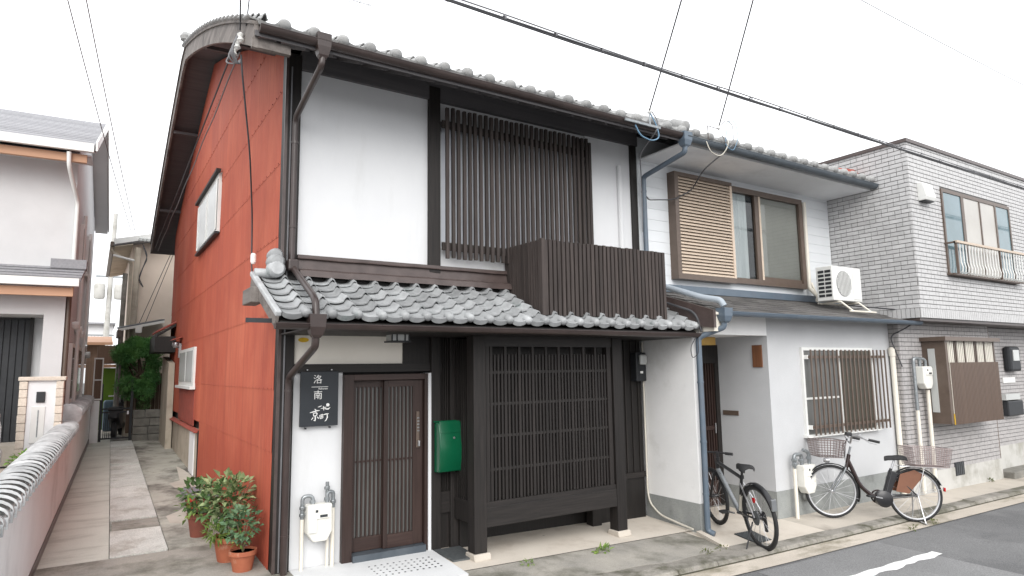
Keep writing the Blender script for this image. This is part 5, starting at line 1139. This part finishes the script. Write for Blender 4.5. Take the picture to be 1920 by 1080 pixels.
vs_ = MB(); vs_.slab([[(.0, -.6, 5.30), (.28, -.6, 5.30)], [(.0, 2.6, 6.78), (.28, 2.6, 6.78)], [(.0, 6.3, 5.16), (.28, 6.3, 5.16)]], (0, 0, -.02)); vs_.build('verge_lining', grey_stucco, ur, local=True)
MB().tube(arc([(-.10, -.66, 5.24), (-.09, -.62, 5.0), (.03, -.05, 4.5), (.03, -.05, 3.4)], 4, .08), .035, 8).build('downpipe', white_metal, LH, smooth=50, local=True)
MB().tube([(.04, -.55, 2.75), (.04, -.55, -.1)], .04, 8).build('downpipe', bronze, LH, smooth=50, local=True)
for k, (y0, y1, z0, z1) in enumerate(((.6, 1.2, .9, 2.0), (2.2, 3.2, 1.0, 2.0), (4.0, 4.8, .9, 2.2), (1.4, 2.0, 3.6, 4.4), (3.2, 4.2, 3.6, 4.5))):
    ww = lb('side_window', white_metal, .0, .06, y0, y1, z0, z1); lb('pane', dark_glass, .06, .065, y0+.08, y1-.08, z0+.08, z1-.08, parent=ww)
for y_ in (1.6, 3.6): MB().tube([(.06, y_, 0), (.06, y_, 4.6)], .035, 8).build('side_pipe', white_metal, LH, local=True)
for y_, z_ in ((1.0, 2.35), (1.7, 2.3), (2.4, 2.25), (5.2, 1.9)): MB().lathe([(.06, -.08), (.08, -.02), (.08, .05), (.05, .06)], (.06, y_, z_), 10, 'x').build('vent_cap', white_metal, LH, local=True)
struct(MB().box(-12, wx(8)-.35, 7.2, 13.6, -.3, .50), 'raised_lot', concrete)
struct(MB().box(-1.6, -.36, 10.1, 10.9, .4, .76), 'planting_ledge', stone_pink)
sb = thing('low_shrub', 'small bright green shrub on the ledge behind the white garden wall', 'shrub', (-.6, 10.45, .76))
leaves(420, (-.58, 10.45, .86), (.24, .26, .14), .07, 21, flat=.55).build('foliage', leaf_hedge, sb, kind='stuff'); MB().tube([(-.58, 10.45, .74), (-.56, 10.45, .86)], .015, 6).build('stem', twig, sb)
# gate pillar with intercom and letter slot
gp = thing('gate_pillar', 'white gate pillar edged with pinkish stone carrying an intercom and a letter flap', 'gate pillar', (-.62, 12.3, .5), -.03)
def gl(name, m, *c, parent=None, bevel=0.): return MB().box(*c).build(name, m, parent or gp, local=True, bevel=bevel)
gl('panel', white_wall, -.17, .18, -.09, .09, -.1, 1.38); gl('cap', stone_pink, -.29, .30, -.14, .14, 1.385, 1.445, bevel=.01)
for x0, x1 in ((-.27, -.172), (.182, .275)):
    for k in range(12): gl('stone', stone_pink, x0-rnd.uniform(0, .006), x1, -.115-rnd.uniform(0, .012), .10, -.1+k*.1235, .018+k*.1235, bevel=.008)
gl('intercom', dark_iron, -.06, .05, -.115, -.09, 1.06, 1.22, bevel=.006); gl('letter_flap', white_metal, -.11, .06, -.105, -.09, .46, 1.0, bevel=.004); gl('flap_slot', zinc, -.03, -.015, -.11, -.105, .55, .95)
# parked car at the left edge
cr = thing('parked_car', 'silver car parked behind the white wall, only its tail showing at the left edge', 'car', (-1.03, 11.9, .50), R(180))
pf = [(.0, .35), (.0, .75), (.06, .98), (.35, 1.42), (.8, 1.56), (2.0, 1.55), (2.9, 1.1), (3.7, 1.0), (3.95, .8), (3.98, .35), (3.6, .22), (.3, .22)]
MB().prism(pf, 'y', .05, 1.65).build('body', car_paint, cr, bevel=.10, smooth=50, local=True)
MB().prism([(.30, 1.02), (.5, 1.38), (.85, 1.47), (1.95, 1.46), (2.6, 1.06)], 'y', .035, 1.665).build('window', dark_glass, cr, local=True)
for x in (.75, 3.15):
    for y_ in (.08, 1.48):
        w_ = MB().lathe([(.18, 0), (.29, 0), (.31, .02), (.31, .14), (.29, .16), (.18, .16)], (x, y_-.02, .31), 24, 'y').build('wheel', rubber, cr, smooth=40, local=True); MB().lathe([(.001, -.025), (.18, -.022), (.18, .16), (.001, .165)], (x, y_-.02, .31), 16, 'y').build('rim', alu, w_, local=True)
for y_ in (.42, 1.1): MB().box(.0, .06, y_, y_+.2, .70, .95).build('tail_light', reflector, cr, local=True)
MB().box(-.03, .2, .1, 1.6, .24, .45).build('bumper', car_paint, cr, bevel=.04, local=True)

# ---------------------------------------------------------------- end of the alley
gtA = thing('alley_gate', 'black iron gate with low bars closing the end of the alley', 'gate', (.55, 18.4, .4))
for x in (.20, .82): MB().box(x, x+.055, 18.38, 18.45, .38, 1.75 if x < .5 else 1.85).build('post', dark_iron, gtA)
for z_ in (.45, 1.06, 1.14): MB().box(.255, .82, 18.40, 18.43, z_, z_+.035).build('rail', dark_iron, gtA)
for i in range(4): MB().box(.29+i*.04, .305+i*.04, 18.405, 18.425, .48, 1.06).build('bar', dark_iron, gtA)
MB().box(.76, .80, 18.37, 18.40, 1.02, 1.1).build('latch', alu, gtA)
ws = thing('screen_panel', 'white-framed dark screen panel standing beside the alley gate', 'screen', (.12, 18.25, 1.0))
MB().box(.045, .215, 18.22, 18.24, 1.42, 2.32).build('mesh', brown_plank, ws)
for x in (.035, .20): MB().box(x, x+.025, 18.19, 18.25, 1.38, 2.36).build('upright', white_metal, ws)
for z_ in (1.38, 1.83, 2.33): MB().box(.06, .20, 18.195, 18.245, z_, z_+.03).build('bar', white_metal, ws)
tag(MB().box(.02, .19, 18.2, 18.4, .3, 1.36).build('gate_block', white_wall, bevel=.01), 'white rendered block at the foot of the alley gate screen', 'block')
sw = thing('stone_wall', 'low mossy block wall under the round evergreen at the alley end', 'wall', (1.2, 18.2, .4))
for k in range(4):
    x = .885
    while x < 1.50:
        L_ = rnd.uniform(.22, .38); x1 = min(x+L_, 1.52); MB().box(x, x1-.012, 18.12-rnd.uniform(0, .02), 18.5, .36+k*.19, .36+k*.19+.178).build('stone', house_stone, sw, bevel=.012); x = x1
MB().box(.89, 1.5, 18.16, 18.48, .36, 1.08).build('mortar', mortar, sw)
tr = thing('evergreen_tree', 'round clipped evergreen tree above the block wall at the alley end', 'tree', (1.05, 18.8, 1.0))
MB().tube([(1.08, 18.75, .9), (1.05, 18.78, 1.35), (1.10, 18.8, 1.6), (1.0, 18.8, 2.1), (.95, 18.8, 2.6)], [.085, .075, .065, .045, .02], 8).build('trunk', bark, tr, smooth=60)
rg = random.Random(5); lob = []
for k in range(44):
    a = rg.uniform(0, 6.28); h = rg.uniform(-.66, .62); q = math.sqrt(max(.12, 1-(h/.76)**2))*.52
    c = (.93+math.cos(a)*q*rg.uniform(.5, 1), 18.8+math.sin(a)*q*.9, 2.14+h); s = rg.uniform(.15, .23); lob.append((c, (s, s, s*.85)))
    if k < 12: MB().tube([(1.03, 18.8, 1.55+.5*rg.random()), c], [.028, .008], 5).build('limb', bark, tr)
leaves(26000, None, None, .065, 22, shell=.6, flat=.42, lobes=lob).build('crown', leaf_conifer, tr, kind='stuff')
leaves(500, (1.12, 18.7, 1.22), (.14, .12, .16), .06, 23).build('low_shoots', leaf_a, tr, kind='stuff')
# wood fence, green panel, scooter
fe = thing('plank_fence', 'dim brown plank fence behind the block wall and tree', 'fence', (1.2, 19.3, .9))
for i in range(9): MB().box(.78+i*.09, .862+i*.09, 19.3, 19.33, .5, 2.0+rnd.uniform(-.02, .02)).build('plank', brown_plank, fe)
gpn = thing('green_panel_shed', 'low shed wall of green panels seen through the alley gate', 'shed', (.55, 21, 1.2))
for i in range(2): MB().box(.22+i*.34, .55+i*.34, 21.0, 21.05, .5, 2.15).build('panel', green_panel, gpn)
MB().box(.10, .95, 20.7, 21.4, 2.16, 2.24).build('roof_edge', tan_wood, gpn); MB().box(.10, .95, 20.9, 21.4, 2.26, 2.75).build('upper_boards', brown_plank, gpn)
tag(MB().box(.30, .82, 20.2, 20.6, .5, 1.30).build('covered_stack', tarp_blue, bevel=.06), 'blue-grey covered stack in front of the green shed', 'tarp')
struct(MB().grid([[(x, y, .40) for x in (-3, 4)] for y in (19.0, 60.0)]), 'back_yard', old_conc)
sco = thing('scooter', 'dark motor scooter parked behind the alley gate', 'scooter', (.62, 19.4, .42), R(80))
for x in (-.5, .55): w_ = MB().lathe([(.12, -.05), (.21, -.045), (.22, 0), (.21, .045), (.12, .05)], (x, 0, .22), 20, 'y').build('wheel', rubber, sco, smooth=50, local=True); MB().lathe([(.001, -.04), (.12, -.03), (.12, .03), (.001, .04)], (x, 0, .22), 14, 'y').build('rim', steel_grate, w_, local=True)
MB().prism([(-.75, .50), (-.65, .66), (-.1, .60), (-.05, .34), (.30, .30), (.42, .85), (.50, .86), (.50, .40), (.30, .2), (-.3, .22)], 'y', -.12, .12).build('body', bike_black, sco, bevel=.04, smooth=50, local=True)
MB().box(-.68, -.08, -.13, .13, .66, .76).build('seat', rubber, sco, bevel=.03, local=True); MB().tube([(.46, 0, .8), (.40, 0, 1.0)], .03, 8).build('steering_column', bike_black, sco, local=True); MB().tube([(.36, -.3, 1.0), (.40, 0, 1.0), (.36, .3, 1.0)], .016, 8).build('handlebar', alu, sco, local=True); MB().lathe([(.001, 0), (.08, .02), (.07, .07)], (.44, 0, .92), 14, 'x').build('headlamp', alu, sco, local=True)
# cream side wall and little tiled gate roof at the rear of the townhouse
tag(MB().prism([(16.4, .2), (16.4, 2.2), (17.95, 2.38), (17.95, .2)], 'x', 1.43, 1.55).build('rear_wall_pier', beige_low), 'tall weathered cream wall pier at the back of the red house', 'wall')
grf = thing('gate_roof', 'small brown-tiled gate roof jutting from the back of the red house', 'roof', (1.4, 17.6, 2.5))
MB().slab([[(1.56, 16.6, 3.10), (1.18, 16.6, 2.86)], [(1.56, 18.0, 3.10), (1.18, 18.0, 2.86)]], (0, 0, -.06)).build('boards', black_wood, grf)
for i in range(6): inst(MB().slab([[(-.20, 0, -.115), (-.2, .08, -.09), (-.2, .16, -.115)], [(.20, 0, .125), (.2, .08, .15), (.2, .16, .125)]], (0, 0, -.02)).mesh('roof_tile', red_rust, smooth=50), 'roof_tile', grf, (1.37, 16.6+i*.23, 3.02))
MB().box(1.14, 1.56, 16.55, 18.0, 2.45, 2.80).build('gable_box', black_wood, grf)
wlp = thing('wall_lamp', 'small chrome wall lamp with a red hood on the red side wall', 'lamp', (1.5, 15.5, 2.6))
MB().slab([[(1.57, 15.25, 2.74), (1.38, 15.25, 2.68)], [(1.57, 15.75, 2.74), (1.38, 15.75, 2.68)]], (0, 0, -.02)).build('hood', red_rust, wlp); MB().lathe([(.02, .06), (.07, .04), (.08, -.02), (.05, -.07), (.001, -.08)], (1.47, 15.5, 2.58), 12).build('lamp_body', alu, wlp, smooth=50); MB().box(1.52, 1.57, 15.44, 15.56, 2.3, 2.6).build('bracket', alu, wlp)
# beige back house
B = thing('back_house', 'beige two-storey house with a low-pitched roof rising behind the tree', 'house', (2.2, 20.2, .4))
MB().box(.74, 4.2, 20.0, 26, .4, 5.55).build('wall', beige_wall, B)
rfB = MB().slab([[(.30, 19.6, 5.42), (4.5, 19.6, 6.5)], [(.30, 26, 5.42), (4.5, 26, 6.5)]], (0, 0, -.12)).build('roof', slate_lt, B)
MB().slab([[(.32, 19.62, 5.285), (.74, 19.62, 5.39)], [(.32, 25.9, 5.285), (.74, 25.9, 5.39)]], (0, 0, -.02)).build('eave_lining', beige_low, rfB)
MB().box(.22, .30, 19.6, 26, 5.28, 5.40).build('gutter', bronze, rfB); MB().beam((.30, 19.58, 5.40), (4.5, 19.58, 6.48), .03, .14).build('bargeboard', white_metal, rfB)
MB().tube(arc([(.26, 19.7, 5.28), (.26, 19.75, 5.15), (.72, 19.95, 4.95), (.72, 19.95, .5)], 4, .08), .04, 8).build('downpipe', beige_low, B, smooth=50)
cn = thing('lean_to_canopy', 'thin lean-to canopy with white edge over the yard below the beige house', 'canopy', (1.0, 19.3, 3.1))
MB().slab([[(.48, 18.9, 3.12), (1.5, 18.9, 3.36)], [(.48, 19.95, 3.2), (1.5, 19.95, 3.44)]], (0, 0, -.03)).build('sheet', slate_gutter, cn); MB().beam((.48, 18.88, 3.06), (1.5, 18.88, 3.30), .03, .06).build('edge', white_metal, cn); MB().box(.47, .56, 18.86, 19.9, 2.9, 3.06).build('gutter', bronze, cn); MB().box(.86, 1.0, 18.86, 18.9, 3.0, 3.16).build('bracket', white_metal, cn); MB().box(.55, .60, 18.95, 19.0, .5, 3.08).build('post', bronze, cn)
up_ = thing('utility_pole', 'weathered grey service pole against the beige back house', 'pole', (.82, 19.5, .4))
MB().tube([(.80, 19.7, .4), (.86, 19.7, 5.3)], .075, 10).build('shaft', beige_low, up_, smooth=50); MB().tube([(.55, 19.75, .4), (.60, 19.75, 4.6)], .06, 10).build('stay_post', old_conc, up_, smooth=50); MB().tube([(.30, 19.7, 5.06), (.92, 19.7, 4.92)], .03, 8).build('cross_arm', white_metal, up_)
for i in range(4): MB().lathe([(.02, -.06), (.05, -.03), (.05, .03), (.02, .06)], (.9+i*.09, 19.55, 5.5), 10).build('insulator', frost, up_)
for i in range(2): MB().tube(arc([(.95, 19.6, 5.4), (1.08, 19.6, 5.0+.1*i), (.98, 19.62, 4.75), (.90, 19.65, 4.4+.1*i), (1.02, 19.65, 4.25)], 5, .1), .012, 5).build('loop', cable_black, up_, smooth=50)
for k in range(2): cable('wire', ['left of two slanting black leads across the beige house wall', 'right of two slanting black leads across the beige house wall'][k], [[(1.55+.06*k, 18.6, 5.05), (.95+.14*k, 19.9, 3.2)]], cable_black, .007)
# far pole and house
fp = thing('utility_pole', 'distant pale concrete utility pole with transformers beyond the alley', 'pole', (.55, 40, .4))
MB().tube([(.46, 40, .4), (.62, 40, 10.5)], [.16, .10], 10).build('shaft', pale_base, fp, smooth=50); MB().box(-.1, 2.0, 39.95, 40.05, 7.05, 7.15).build('cross_arm', zinc, fp)
for x in (.1, 1.0): MB().lathe([(.22, 0), (.26, .1), (.26, .7), (.2, .8)], (x, 39.8, 5.9), 14).build('transformer', pale_base, fp, smooth=40)
fh = thing('far_house', 'distant pale house with a railed balcony glimpsed at the end of the alley', 'house', (.3, 42, .4))
MB().box(-1.0, .85, 42, 48, .4, 4.7).build('wall', white_wall, fh); MB().box(-1.1, .95, 41.6, 48, 4.7, 4.8).build('roof', slate_lt, fh); MB().box(-1, .9, 41.2, 42, 3.1, 3.2).build('balcony_floor', tan_wood, fh); MB().box(-1, .9, 41.2, 41.26, 4.05, 4.12).build('balcony_rail', zinc, fh)
for i in range(12): MB().box(-.9+i*.15, -.86+i*.15, 41.2, 41.24, 3.2, 4.05).build('baluster', frost, fh)
bs = thing('brown_shed', 'narrow dark brown shed front beyond the white screen panel', 'shed', (.1, 24, .4))
MB().box(-.3, .30, 24, 26, .4, 2.95).build('wall', brown_plank, bs); MB().slab([[(-.4, 23.7, 2.96), (.5, 23.7, 2.96)], [(-.4, 26, 3.25), (.5, 26, 3.25)]], (0, 0, -.08)).build('roof', tan_wood, bs); MB().box(-.25, .2, 23.98, 24.0, .6, 2.4).build('door', brown_plank, bs)
